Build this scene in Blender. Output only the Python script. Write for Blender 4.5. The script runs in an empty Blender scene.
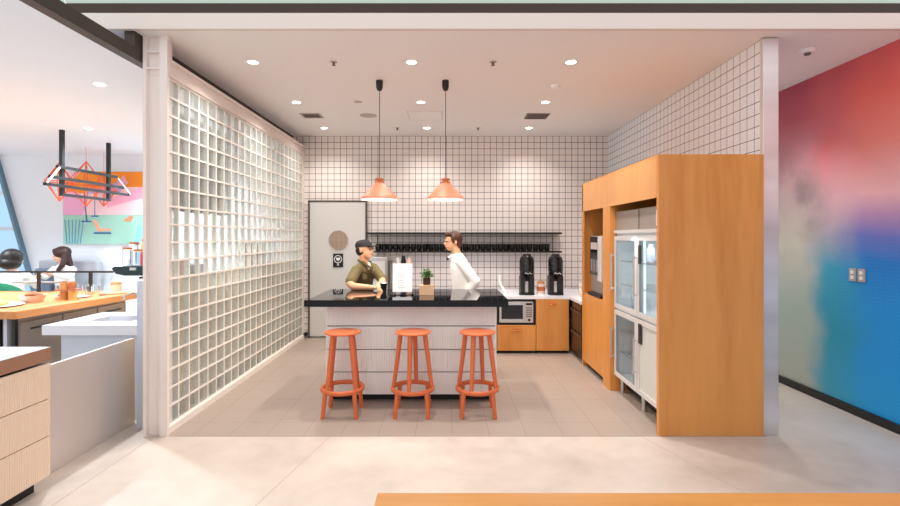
import bpy, bmesh, math, random
from mathutils import Vector, Matrix
random.seed(7)
PI = math.pi
scn = bpy.context.scene
COL = scn.collection
M = {}

# ------------------------------------------------------------------ helpers
class MB:
    """collects closed solids, in world coordinates, into one mesh"""
    def __init__(s): s.bm = bmesh.new(); s.mi = 0
    def _f(s, vs):
        try:
            f = s.bm.faces.new(vs); f.material_index = s.mi; return f
        except ValueError: return None
    def box(s, x0, x1, y0, y1, z0, z1, rot=None, piv=None):
        ps = [(x, y, z) for z in (z0, z1) for y in (y0, y1) for x in (x0, x1)]
        vs = []
        for p in ps:
            p = Vector(p)
            if rot is not None:
                c = Vector(piv) if piv is not None else Vector(((x0+x1)/2, (y0+y1)/2, (z0+z1)/2))
                p = rot @ (p-c) + c
            vs.append(s.bm.verts.new(p))
        for q in ((0,2,3,1), (4,5,7,6), (0,1,5,4), (2,6,7,3), (0,4,6,2), (1,3,7,5)):
            s._f([vs[i] for i in q])
        return s
    def cone(s, p0, p1, r0, r1=None, n=20, ex=1.0):
        r1 = r0 if r1 is None else r1
        p0 = Vector(p0); p1 = Vector(p1); d = (p1-p0).normalized()
        a = d.orthogonal().normalized(); b = d.cross(a)
        A = [s.bm.verts.new(p0+(a*math.cos(t)+b*math.sin(t)*ex)*r0) for t in [2*PI*i/n for i in range(n)]]
        B = [s.bm.verts.new(p1+(a*math.cos(t)+b*math.sin(t)*ex)*r1) for t in [2*PI*i/n for i in range(n)]]
        for i in range(n):
            j = (i+1) % n; s._f([A[i], A[j], B[j], B[i]])
        s._f(A[::-1]); s._f(B)
        return s
    def tube(s, pts, r, n=10, closed=False, rz=None):
        pts = [Vector(p) for p in pts]; rings = []
        N = len(pts); up = None
        for i, p in enumerate(pts):
            if closed: d = pts[(i+1) % N]-pts[i-1]
            else: d = pts[min(i+1, N-1)]-pts[max(i-1, 0)]
            d.normalize()
            if up is None: up = d.orthogonal().normalized() if abs(d.z) > .95 or not rz else Vector((0, 0, 1))
            up = (up-d*up.dot(d)).normalized(); b = d.cross(up)
            rr = r[i] if isinstance(r, (list, tuple)) else r
            rings.append([s.bm.verts.new(p+up*math.cos(t)*(rz or rr)+b*math.sin(t)*rr) for t in [2*PI*k/n for k in range(n)]])
        for i in range(N if closed else N-1):
            A = rings[i]; B = rings[(i+1) % N]
            for k in range(n):
                j = (k+1) % n; s._f([A[k], A[j], B[j], B[k]])
        if not closed: s._f(rings[0][::-1]); s._f(rings[-1])
        return s
    def lathe(s, c, prof, n=28, closed=True):
        """prof: list of (r,z) ; revolved about the vertical through c. closed profile => solid ring"""
        c = Vector(c); rings = []
        for r, z in prof:
            if r < 1e-5: rings.append([s.bm.verts.new(c+Vector((0, 0, z)))])
            else: rings.append([s.bm.verts.new(c+Vector((r*math.cos(t), r*math.sin(t), z))) for t in [2*PI*k/n for k in range(n)]])
        for A, B in zip(rings, rings[1:]):
            for k in range(n):
                j = (k+1) % n
                if len(A) == 1 and len(B) == 1: continue
                if len(A) == 1: s._f([A[0], B[j], B[k]])
                elif len(B) == 1: s._f([A[k], A[j], B[0]])
                else: s._f([A[k], A[j], B[j], B[k]])
        return s
    def ell(s, c, a, b, cc, rot=None, u=20, v=12):
        m = Matrix.Translation(Vector(c))
        if rot is not None: m = m @ rot.to_4x4()
        m = m @ Matrix.Diagonal((a, b, cc, 1))
        r = bmesh.ops.create_uvsphere(s.bm, u_segments=u, v_segments=v, radius=1, matrix=m)
        for f in {f for w in r['verts'] for f in w.link_faces}: f.material_index = s.mi
        return s
    def prism(s, poly, axis, a0, a1):
        """poly: 2-D outline, extruded along axis 'x','y' or 'z'"""
        def P(q, a):
            return {'x': (a, q[0], q[1]), 'y': (q[0], a, q[1]), 'z': (q[0], q[1], a)}[axis]
        A = [s.bm.verts.new(P(q, a0)) for q in poly]; B = [s.bm.verts.new(P(q, a1)) for q in poly]
        n = len(poly)
        for i in range(n):
            j = (i+1) % n; s._f([A[i], A[j], B[j], B[i]])
        s._f(A[::-1]); s._f(B)
        return s
    def loft(s, secs, n=20):
        """secs: (centre, right-vector*a, front-vector*b)"""
        R = []
        for c, a, b in secs:
            c, a, b = Vector(c), Vector(a), Vector(b)
            R.append([s.bm.verts.new(c+a*math.cos(t)+b*math.sin(t)) for t in [2*PI*k/n for k in range(n)]])
        for A, B in zip(R, R[1:]):
            for k in range(n):
                j = (k+1) % n; s._f([A[k], A[j], B[j], B[k]])
        s._f(R[0][::-1]); s._f(R[-1])
        return s
    def chain(s, pts, rs, n=14):
        for i in range(len(pts)):
            s.ell(pts[i], rs[i], rs[i], rs[i], u=n, v=8)
            if i: s.cone(pts[i-1], pts[i], rs[i-1], rs[i], n=n)
        return s
    def build(s, name, mats, parent=None, origin=None, smooth=False, bevel=0, remesh=0, smoothit=0):
        bmesh.ops.recalc_face_normals(s.bm, faces=s.bm.faces)
        root = parent
        while root is not None and root.parent is not None: root = root.parent
        o_ = Vector(root.location) if root is not None else Vector(origin or (0, 0, 0))
        bmesh.ops.translate(s.bm, verts=s.bm.verts, vec=-o_)
        me = bpy.data.meshes.new(name); s.bm.to_mesh(me); s.bm.free()
        if not isinstance(mats, (list, tuple)): mats = [mats]
        for m in mats: me.materials.append(M[m] if isinstance(m, str) else m)
        ob = bpy.data.objects.new(name, me); COL.objects.link(ob)
        if remesh:
            md = ob.modifiers.new('r', 'REMESH'); md.mode = 'VOXEL'; md.voxel_size = remesh; md.use_smooth_shade = True
            if smoothit:
                m2 = ob.modifiers.new('s', 'SMOOTH'); m2.iterations = smoothit; m2.factor = .5
            dg = bpy.context.evaluated_depsgraph_get(); dg.update()
            nm = bpy.data.meshes.new_from_object(ob.evaluated_get(dg))
            ob.modifiers.clear(); ob.data = nm; nm.name = name; me = nm
            if not me.materials:
                for m in mats: me.materials.append(M[m])
            smooth = True
        if smooth:
            for p in me.polygons: p.use_smooth = True
            if not remesh:
                try: me.set_sharp_from_angle(angle=math.radians(38))
                except Exception: pass
        if bevel:
            b = ob.modifiers.new('bevel', 'BEVEL'); b.width = bevel; b.segments = 2; b.limit_method = 'ANGLE'
        if parent is not None: ob.parent = parent
        else: ob.location = o_
        return ob

def tag(o, label, cat, group=None, kind=None):
    if label: o['label'] = label
    if cat: o['category'] = cat
    if group: o['group'] = group
    if kind: o['kind'] = kind
    return o
def thing(name, loc, label, cat, group=None):
    o = bpy.data.objects.new(name, None); COL.objects.link(o); o.location = loc; o.empty_display_size = .1
    return tag(o, label, cat, group)
def struct(o): o['kind'] = 'structure'; return o
def bx(name, mat, b, parent=None, **k):
    m = MB().box(*b)
    return m.build(name, mat, parent, origin=k.pop('origin', ((b[0]+b[1])/2, (b[2]+b[3])/2, b[4])), **k)
def copy_tree(o, parent=None):
    c = o.copy(); COL.objects.link(c)
    if parent is not None: c.parent = parent
    for ch in [q for q in list(o.children)]: copy_tree(ch, c)
    return c

# ------------------------------------------------------------------ materials
def S(*c):
    """sRGB 0-255 to linear"""
    r = []
    for v in c:
        v /= 255; r.append(v/12.92 if v <= .04045 else ((v+.055)/1.055)**2.4)
    return (*r, 1)
def mat(name, col, rough=.5, metal=0, **k):
    m = bpy.data.materials.new(name); m.use_nodes = True; nt = m.node_tree; b = nt.nodes['Principled BSDF']
    b.inputs['Base Color'].default_value = col
    b.inputs['Roughness'].default_value = rough; b.inputs['Metallic'].default_value = metal
    for q, v in k.items(): b.inputs[q.replace('_', ' ')].default_value = v
    M[name] = m; return m
def N(nt, t, **k):
    n = nt.nodes.new(t)
    for a, v in k.items(): setattr(n, a, v)
    return n
def math_(nt, op, a, b=None, c=None):
    n = N(nt, 'ShaderNodeMath', operation=op)
    for i, v in enumerate((a, b, c)):
        if v is None: continue
        if isinstance(v, (int, float)): n.inputs[i].default_value = v
        else: nt.links.new(v, n.inputs[i])
    return n.outputs[0]
def coords(nt):
    g = N(nt, 'ShaderNodeNewGeometry'); s = N(nt, 'ShaderNodeSeparateXYZ'); nt.links.new(g.outputs['Position'], s.inputs[0])
    return g.outputs['Position'], s.outputs
def ramp(nt, fac, stops, interp='LINEAR'):
    r = N(nt, 'ShaderNodeValToRGB'); r.color_ramp.interpolation = interp
    e = r.color_ramp.elements
    while len(e) < len(stops): e.new(.5)
    for i, (p, c) in enumerate(stops): e[i].position = p; e[i].color = c
    nt.links.new(fac, r.inputs[0]); return r.outputs[0]
def mixc(nt, f, a, b, mode='MIX'):
    n = N(nt, 'ShaderNodeMix', data_type='RGBA', blend_type=mode)
    for i, v in ((0, f), (6, a), (7, b)):
        if isinstance(v, (int, float, tuple)): n.inputs[i].default_value = v
        else: nt.links.new(v, n.inputs[i])
    return n.outputs[2]
def noise(nt, vec, scale, detail=3, dist=0, scl=None):
    n = N(nt, 'ShaderNodeTexNoise'); n.inputs['Scale'].default_value = scale; n.inputs['Detail'].default_value = detail
    n.inputs['Distortion'].default_value = dist
    if scl:
        mp = N(nt, 'ShaderNodeMapping'); mp.inputs['Scale'].default_value = scl; nt.links.new(vec, mp.inputs[0]); vec = mp.outputs[0]
    nt.links.new(vec, n.inputs['Vector']); return n.outputs['Fac']
def bump(nt, h, st, d=.01):
    b = N(nt, 'ShaderNodeBump'); b.inputs['Strength'].default_value = st; b.inputs['Distance'].default_value = d
    nt.links.new(h, b.inputs['Height']); nt.links.new(b.outputs[0], nt.nodes['Principled BSDF'].inputs['Normal'])
def line(nt, v, pitch, off, w):
    """1 on the joint lines of a repeating grid"""
    a = math_(nt, 'SUBTRACT', v, off); a = math_(nt, 'DIVIDE', a, pitch); a = math_(nt, 'ADD', a, 100.5)
    a = math_(nt, 'FRACT', a); a = math_(nt, 'SUBTRACT', a, .5); a = math_(nt, 'ABSOLUTE', a)
    return math_(nt, 'LESS_THAN', a, w/pitch/2)
def base(m): return m.node_tree, m.node_tree.nodes['Principled BSDF'].inputs['Base Color']

def tiles(name, ax, offs, pitch, w, tile, grout, rough=.25, var=.05):
    m = mat(name, tile, rough); nt, bc = base(m); P, xyz = coords(nt)
    l = None
    for a, o in zip(ax, offs):
        q = line(nt, xyz['XYZ'.index(a)], pitch, o, w); l = q if l is None else math_(nt, 'MAXIMUM', l, q)
    n = noise(nt, P, 1.7, 4)
    t = mixc(nt, n, tuple(c*(1-var) for c in tile[:3])+(1,), tuple(min(1, c*(1+var)) for c in tile[:3])+(1,))
    nt.links.new(mixc(nt, l, t, grout), bc)
    nt.links.new(math_(nt, 'ADD', math_(nt, 'MULTIPLY', l, .5), rough), nt.nodes['Principled BSDF'].inputs['Roughness'])
    return m
tiles('tile_back', 'XZ', (-2.19, 3.22), .1, .0065, S(238, 229, 224), S(48, 40, 38), .3)
tiles('tile_side', 'YZ', (4.10, 3.22), .1, .0055, S(243, 245, 250), S(60, 60, 64), .3)
tiles('tile_floor', 'XY', (.05, 3.94), .3, .004, S(168, 152, 140), S(152, 137, 126), .42, .05)
# polished concrete with one saw-cut joint
m = mat('concrete', S(226, 217, 208), .3); nt, bc = base(m); P, xyz = coords(nt)
n = noise(nt, P, 1.1, 8, .6); n2 = noise(nt, P, 7, 6, .2)
c = ramp(nt, math_(nt, 'ADD', math_(nt, 'MULTIPLY', n, .75), math_(nt, 'MULTIPLY', n2, .25)), [(.3, S(184, 171, 160)), (.5, S(204, 192, 181)), (.7, S(216, 205, 195))])
j = math_(nt, 'SUBTRACT', math_(nt, 'SUBTRACT', xyz[0], math_(nt, 'MULTIPLY', math_(nt, 'SUBTRACT', xyz[1], 3.94), .2)), -.933)
j1 = math_(nt, 'LESS_THAN', math_(nt, 'ABSOLUTE', j), .003)
j2 = math_(nt, 'LESS_THAN', math_(nt, 'ABSOLUTE', math_(nt, 'SUBTRACT', xyz[0], -2.35)), .004)
j3 = math_(nt, 'LESS_THAN', math_(nt, 'ABSOLUTE', math_(nt, 'SUBTRACT', math_(nt, 'ADD', xyz[0], math_(nt, 'MULTIPLY', xyz[1], .35)), 2.95)), .003)
nt.links.new(mixc(nt, math_(nt, 'MAXIMUM', math_(nt, 'MAXIMUM', j1, j2), j3), c, S(172, 156, 144)), bc)

def wood(name, c1, c2, scl, rough=.42):
    m = mat(name, c1, rough); nt, bc = base(m); P, _ = coords(nt)
    a = noise(nt, P, 3.2, 6, .4, scl); b = noise(nt, P, 22, 3, .1, scl)
    f = math_(nt, 'ADD', math_(nt, 'MULTIPLY', a, .7), math_(nt, 'MULTIPLY', b, .3))
    nt.links.new(ramp(nt, f, [(.3, c2), (.55, c1), (.75, tuple(min(1, x*1.12) for x in c1[:3])+(1,))]), bc); return m
wood('oak', S(218, 148, 76), S(198, 124, 52), (1, 1, .12))
wood('oak_light', S(218, 156, 96), S(206, 140, 78), (1, 1, .12))
wood('oak_flat', S(226, 160, 84), S(206, 134, 62), (.1, 1, 1))
wood('oak_bar', S(222, 150, 88), S(202, 126, 66), (1, .12, 1))
wood('box_wood', S(232, 190, 150), S(214, 166, 122), (.3, 1, 1))
mat('ceiling', S(240, 235, 232), .85)
mat('ceiling_cafe', S(234, 242, 252), .85)
mat('cream', S(240, 228, 220), .5)
mat('white_paint', S(233, 240, 248), .6)
mat('fascia', S(226, 214, 204), .55)
mat('dark_brown', S(58, 46, 38), .5)
mat('steel_dark', S(70, 56, 50), .3, .7)
mat('pale_green', S(196, 214, 200), .5)
mat('black', S(22, 22, 24), .45)
mat('black_gloss', S(12, 13, 16), .12)
mat('black_top', S(9, 11, 17), .04, IOR=1.9)
mat('black_edge', S(8, 10, 16), .35, Specular_IOR_Level=.3)
mat('panel_white', S(242, 236, 230), .5)
mat('panel_beige', S(232, 208, 184), .5)
mat('terracotta', S(214, 108, 60), .42)
mat('shade_peach', S(230, 116, 86), .45)
mat('shade_inner', S(255, 246, 236), .5)
mat('brass', S(214, 132, 82), .3, .8)
mat('steel', S(205, 203, 202), .3, .9)
mat('steel_panel', S(212, 202, 195), .42, .3)
mat('steel_trim', S(214, 208, 204), .42, .45)
mat('fridge_steel', S(224, 222, 220), .4, .3)
mat('liner', S(236, 242, 244), .5)
mat('door_grey', S(222, 219, 215), .45, .25)
mat('mesh_tan', S(176, 152, 124), .45, .3)
mat('seam', S(92, 80, 74), .7)
mat('grille_grey', S(110, 98, 92), .6)
mat('grille_pale', S(188, 172, 164), .6)
mat('white_plastic', S(244, 243, 240), .4)
mat('paper', S(250, 249, 247), .7)
mat('ink', S(190, 190, 192), .7)
mat('grey_line', S(205, 188, 178), .8)
mat('leaf', S(62, 112, 30), .5)
mat('leaf_dark', S(34, 82, 26), .5)
mat('soil', S(70, 44, 24), .8)
mat('skin', S(226, 170, 132), .55, Subsurface_Weight=.1, Subsurface_Scale=.02)
mat('skin_pale', S(236, 192, 164), .55)
mat('khaki', S(106, 95, 60), .8)
mat('shirt_white', S(246, 244, 242), .8)
mat('trouser', S(48, 48, 54), .8)
mat('cap_black', S(24, 20, 18), .7)
mat('hair_brown', S(74, 40, 26), .55)
mat('hair_black', S(18, 16, 18), .5)
mat('hair_dark', S(58, 36, 30), .5)
mat('eye', S(25, 18, 15), .3)
mat('lips', S(186, 98, 84), .5)
mat('shoe', S(30, 30, 32), .6)
mat('green_fabric', S(46, 160, 122), .8)
mat('grey_fabric', S(176, 180, 188), .85)
mat('blue_grey', S(206, 213, 226), .45)
mat('stone_white', S(236, 238, 246), .25)
mat('taupe', S(158, 146, 136), .5)
mat('beige_shaded', S(226, 198, 156), .5)
mat('olive_board', S(74, 66, 46), .6)
mat('top_gloss', S(226, 234, 238), .15)
mat('edge_brown', S(158, 116, 92), .5)
mat('orange_wire', S(236, 104, 66), .5)
mat('bun', S(236, 190, 110), .6)
mat('bread', S(178, 104, 60), .65)
mat('amber', S(206, 146, 88), .3)
mat('pink_ware', S(232, 200, 184), .4)
mat('teal_dark', S(16, 42, 44), .25)
mat('window_frame', S(96, 130, 150), .4)
mat('mullion_pale', S(208, 222, 232), .4)
mat('red_thing', S(206, 60, 70), .5)
mat('cup_black', S(14, 16, 18), .22)
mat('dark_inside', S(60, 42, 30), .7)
mat('kick', S(20, 17, 16), .6)
# brushed stripe variation on the stainless end panel
m = M['steel_trim']; nt, bc = base(m); P, _ = coords(nt)
nt.links.new(ramp(nt, noise(nt, P, 2.2, 2, 0, (.2, .2, 1.5)), [(.3, S(206, 196, 190)), (.7, S(240, 234, 230))]), bc)
def glass(name, col, rough=0, ior=1.45):
    return mat(name, col, rough, 0, Transmission_Weight=1.0, IOR=ior)
glass('clear_glass', (.93, .97, .97, 1), 0, 1.1)
glass('door_glass', (.9, .95, .96, 1), .02, 1.12)
glass('frost_glass', S(236, 236, 228), .45, 1.2)
M['frost_glass'].node_tree.nodes['Principled BSDF'].inputs['Transmission Weight'].default_value = .35
glass('window_glass', (.45, .68, .90, 1), .3, 1.1)
glass('acrylic', (.96, .97, .97, 1), .02, 1.2)
m = mat('block_glass', (.86, .93, .93, 1), .12); nt, bc = base(m); P, xyz = coords(nt)
w = noise(nt, P, 1, 2, .6, (1, 34, 7)); bump(nt, w, .8, .02)
tint = ramp(nt, noise(nt, P, 1, 2, .3, (1, 17, 5)), [(.35, (.82, .93, .95, 1)), (.62, (.98, 1, 1, 1))])
nt.links.new(tint, bc); b_ = nt.nodes['Principled BSDF']; b_.inputs['Transmission Weight'].default_value = .75; b_.inputs['IOR'].default_value = 1.08
tl = N(nt, 'ShaderNodeBsdfTransparent'); tl.inputs[0].default_value = (.97, .99, .97, 1); mx = N(nt, 'ShaderNodeMixShader'); mx.inputs[0].default_value = .45
nt.links.new(b_.outputs[0], mx.inputs[1]); nt.links.new(tl.outputs[0], mx.inputs[2]); nt.links.new(mx.outputs[0], nt.nodes['Material Output'].inputs[0])
def emit(name, col, st):
    m = mat(name, col, .5); b = m.node_tree.nodes['Principled BSDF']
    b.inputs['Emission Color'].default_value = col; b.inputs['Emission Strength'].default_value = st; return m
emit('lamp_glow', S(255, 246, 232), 12)
emit('bulb_glow', S(255, 232, 205), 5)
emit('led_cool', S(236, 246, 255), .6)
mat('cover_steel', S(160, 148, 138), .4, .25)
mat('steel_mid', S(120, 108, 100), .35, .7)

# painted colour-field mural on the corridor wall
m = mat('mural', (.5, .5, .5, 1), .55); nt, bc = base(m); P, xyz = coords(nt)
nn = noise(nt, P, .9, 5, .5); n5 = noise(nt, P, 2.2, 8, .1)
zz = math_(nt, 'ADD', xyz[2], math_(nt, 'MULTIPLY', math_(nt, 'SUBTRACT', nn, .5), .35))
zz = math_(nt, 'ADD', zz, math_(nt, 'MULTIPLY', math_(nt, 'SUBTRACT', xyz[1], 4.06), -.02))
main = ramp(nt, math_(nt, 'DIVIDE', zz, 3.3), [(.0, S(10, 160, 226)), (.3, S(0, 144, 218)), (.44, S(14, 122, 204)), (.50, S(104, 116, 194)), (.555, S(188, 142, 184)), (.61, S(244, 184, 186)), (.74, S(240, 132, 118)), (.86, S(232, 100, 88)), (1, S(212, 88, 94))])
side = ramp(nt, math_(nt, 'DIVIDE', zz, 3.3), [(0, S(186, 190, 176)), (.25, S(172, 190, 178)), (.45, S(206, 204, 188)), (.6, S(192, 170, 168)), (.72, S(206, 148, 154)), (.86, S(186, 84, 98)), (1, S(172, 62, 84))])
teal = ramp(nt, math_(nt, 'DIVIDE', zz, 3.3), [(0, S(60, 170, 200)), (.2, S(24, 152, 178)), (.4, S(50, 164, 196)), (.5, S(170, 170, 186)), (.6, S(226, 176, 184)), (.75, S(220, 110, 112)), (1, S(196, 78, 88))])
yy = math_(nt, 'ADD', xyz[1], math_(nt, 'MULTIPLY', math_(nt, 'SUBTRACT', n5, .5), .5))
def sm(v, a, b):
    r = N(nt, 'ShaderNodeMapRange', interpolation_type='SMOOTHSTEP'); nt.links.new(v, r.inputs[0])
    r.inputs[1].default_value = a; r.inputs[2].default_value = b; return r.outputs[0]
c1 = mixc(nt, sm(yy, 4.25, 4.72), main, teal)
c2 = mixc(nt, sm(yy, 4.72, 5.1), c1, side)
smoke = math_(nt, 'MULTIPLY', sm(n5, .38, .72), math_(nt, 'MULTIPLY', sm(xyz[1], 4.6, 5.0), sm(math_(nt, 'ABSOLUTE', math_(nt, 'SUBTRACT', xyz[2], 1.95)), .75, .2)))
c3 = mixc(nt, math_(nt, 'MULTIPLY', smoke, .6), c2, S(104, 88, 92))
wv = math_(nt, 'MAXIMUM', line(nt, xyz[1], .03, 0, .004), line(nt, xyz[2], .03, 0, .004))
nt.links.new(mixc(nt, math_(nt, 'MULTIPLY', wv, .03), c3, S(255, 255, 255)), bc)
bump(nt, noise(nt, P, 140, 2), .15, .003)

# ------------------------------------------------------------------ camera
CH = 1.6
cam = bpy.data.cameras.new('camera'); co = bpy.data.objects.new('camera', cam); COL.objects.link(co)
co.location = (0, 0, CH); co.rotation_euler = (PI/2, 0, 0)
cam.sensor_fit = 'HORIZONTAL'; cam.sensor_width = 36; cam.lens = 490/900*36
cam.shift_x = 4/900; cam.shift_y = -15.5/900; cam.clip_start = .05
scn.camera = co

# ------------------------------------------------------------------ the setting
CZ = 3.22; BY = 7.84; LX = -2.27; RX = 2.58
struct(bx('floor', 'concrete', (-9, 3.85, -1.5, 8.45, -.1, 0)))
struct(bx('floor', 'tile_floor', (LX-.05, RX, 3.94, BY, -.02, .002))).name = 'floor_kitchen'
struct(bx('ceiling', 'ceiling', (-5.2, 3.85, 3.80, BY+.1, CZ, CZ+.1)))
o = struct(bx('ceiling_cafe', 'ceiling_cafe', (-9, -2.52, 1.2, 8.45, 3.0, 3.1)))
struct(bx('trim_1', 'dark_brown', (-2.52, -2.44, 1.2, BY, 3.0, 3.1)))
struct(bx('trim_2', 'dark_brown', (-2.52, -2.44, 3.84, BY, 3.1, CZ)))
struct(bx('trim_3', 'fascia', (-5.2, 3.85, 3.795, 3.835, CZ-.003, CZ+.119)))
o = struct(bx('trim_4', 'steel_dark', (-5.2, 3.85, 3.80, 3.87, CZ+.119, CZ+.197)))
struct(bx('wall_above', 'pale_green', (-5.2, 3.85, 3.83, 3.9, CZ+.197, CZ+1.3)))
struct(bx('wall_back', 'tile_back', (LX-.2, RX+.12, BY, BY+.1, 0, CZ)))
# right partition: tiled face, stainless end cap
struct(bx('wall_right', 'tile_side', (RX, RX+.1, 4.0, BY, 0, CZ)))
struct(bx('trim_5', 'steel_trim', (RX-.02, RX+.105, 3.955, 4.0, 0, CZ-.01), bevel=.003))
# mural wall and baseboard
struct(bx('wall_mural', 'mural', (3.70, 3.85, -1.5, 8.35, .0, CZ)))
struct(bx('baseboard_right', 'black', (3.675, 3.70, -1.5, 8.35, 0, .075)))
# cafe far wall with a leaning glazed opening at the left
wm = MB()
wm.prism([(-6.76, 0), (-7.10, 1.2), (-7.61, 3.0), (-2.9, 3.0), (-2.9, 0)], 'y', 8.3, 8.4)
struct(wm.build('wall_cafe', 'white_paint'))
struct(bx('wall_cafe_end', 'white_paint', (-2.90, -2.47, 7.85, 8.3, 0, 3.0)))
wf = MB()
for (x0, z0, x1, z1) in ((-7.27, 0, -7.95, 3.0),):
    wf.box(-.022, .022, 8.22, 8.30, 0, 3.12, rot=Matrix.Rotation(-math.atan2(.855, 3.0), 3, 'Y'), piv=(0, 8.26, 0))
    bmesh.ops.translate(wf.bm, verts=wf.bm.verts, vec=(-6.74, 0, 0))
fr = struct(wf.build('window_1', 'window_frame', origin=(-6.8, 8.3, 0)))
pm = MB().prism([(-9, .0), (-6.79, .0), (-7.64, 3.0), (-9, 3.0)], 'y', 8.30, 8.32)
g = pm.build('window_pane', 'window_glass', fr)
mm = MB()
for z in (.9, 1.75, 2.35): mm.box(-9, -6.79-.285*z, 8.26, 8.3, z-.03, z+.03)
mm.box(-7.85, -7.79, 8.26, 8.3, 0, 3)
mm.build('mullion', 'mullion_pale', fr)

# glass block wall ---------------------------------------------------
BP = .1497; YP = .1705; NB = 22; NR = 19; Z0 = .062; Y0 = 4.0
wl = MB(); T = .016
X0g, X1g = LX-.05, LX
for i in range(NB+1): wl.box(X0g, X1g-.003, Y0+i*YP-T/2, Y0+i*YP+T/2, Z0, Z0+NR*BP)
for j in range(NR+1): wl.box(X0g+.002, X1g-.001, Y0-T/2, Y0+NB*YP+T/2, Z0+j*BP-T/2, Z0+j*BP+T/2)
wl.box(X0g-.01, X1g+.02, Y0-.02, Y0+NB*YP+.02, 0, Z0-.004)
mat('mortar', S(242, 232, 222), .6)
wall_left = struct(wl.build('wall_left', 'mortar', origin=(LX, 4, 0)))
gb = MB()
for i in range(NB):
    for j in range(NR):
        gb.box(X0g+.008, X1g-.006, Y0+i*YP+T/2+.001, Y0+(i+1)*YP-T/2-.001, Z0+j*BP+T/2+.001, Z0+(j+1)*BP-T/2-.001)
o = gb.build('glass_blocks', 'block_glass', wall_left)
zt = Z0+NR*BP
rl = MB().prism([(LX-.13, zt+.01), (LX+.015, zt+.01), (LX+.015, zt+.055), (LX+.0, zt+.065), (LX, zt+.12), (LX+.025, zt+.125), (LX+.025, zt+.15), (LX-.13, zt+.15)], 'y', 3.963, BY-.01)
struct(rl.build('trim_6', 'cream', origin=(LX, 4, zt)))
struct(bx('trim_7', 'cream', (LX-.08, LX+.005, Y0+NB*YP+.01, BY-.001, 0, CZ-.2)))
# channel column at the corner
cm = MB()
cm.box(-2.432, -2.405, 3.93, 4.09, 0, CZ)
cm.box(-2.405, -2.30, 3.972, 3.99, 0, CZ)
cm.box(-2.30, -2.236, 3.93, 3.962, 0, CZ)
cm.box(-2.30, -2.285, 3.962, 4.09, 0, CZ)
cm.box(-2.405, -2.30, 3.935, 3.972, 3.09, 3.105); cm.box(-2.405, -2.30, 3.935, 3.972, 2.955, 2.97)
struct(cm.build('column', 'cream', origin=(-2.33, 4, 0)))
# steel door with a round vent
d1 = struct(bx('door_1', 'door_grey', (-2.165, -1.285, BY-.045, BY-.005, .03, 2.16)))
fm = MB().box(-2.195, -2.168, BY-.05, BY, 0, 2.19).box(-1.282, -1.258, BY-.05, BY, 0, 2.19).box(-2.195, -1.258, BY-.05, BY, 2.163, 2.19)
fm.build('door_frame', 'seam', d1)
vm = MB().cone((-1.71, BY-.058, 1.56), (-1.71, BY-.04, 1.56), .15, n=40)
vent = vm.build('porthole', 'mesh_tan', d1, smooth=True)
rm = MB().tube([(-1.71+.15*math.cos(t), BY-.055, 1.56+.15*math.sin(t)) for t in [2*PI*k/40 for k in range(40)]], .008, closed=True)
for k in range(-6, 7):
    h = math.sqrt(.148**2-(k*.021)**2); rm.box(-1.71+k*.021-.003, -1.71+k*.021+.003, BY-.064, BY-.055, 1.56-h, 1.56+h)
rm.box(-1.855, -1.565, BY-.066, BY-.055, 1.555, 1.565)
rm.build('vent_grille', 'grille_pale', vent)
sg = thing('wall_sign', (-1.715, BY-.045, 1.125), 'small black square sign with white pictogram on the grey door', 'sign')
MB().box(-1.795, -1.635, BY-.056, BY-.046, 1.125, 1.345).build('plate', 'black', sg)
im = MB().tube([(-1.715+.058*math.cos(t), BY-.058, 1.255+.058*math.sin(t)) for t in [2*PI*k/28 for k in range(28)]], .006, n=6, closed=True)
hp = [(-1.715+.036*(math.sin(t)**3), 1.257+.034*(.8125*math.cos(t)-.3125*math.cos(2*t)-.125*math.cos(3*t)-.0625*math.cos(4*t))) for t in [2*PI*k/24 for k in range(24)]]
im.prism(hp, 'y', BY-.06, BY-.056)
im.box(-1.735, -1.695, BY-.06, BY-.056, 1.158, 1.166); im.box(-1.722, -1.708, BY-.06, BY-.056, 1.166, 1.185)
im.build('pictogram', 'white_plastic', sg)
tag(bx('wall_socket', 'black', (-2.258, -2.205, BY-.04, BY-.002, .50, .60)), 'small black socket on the tiled strip left of the grey door', 'socket')
dsn = MB().cone((-2.235, BY-.06, .06), (-2.235, BY-.002, .06), .032, n=16)
tag(dsn.build('door_stop', 'black', origin=(-2.235, BY-.03, .03)), 'round black door stop low on the wall beside the grey door', 'door stop')

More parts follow.
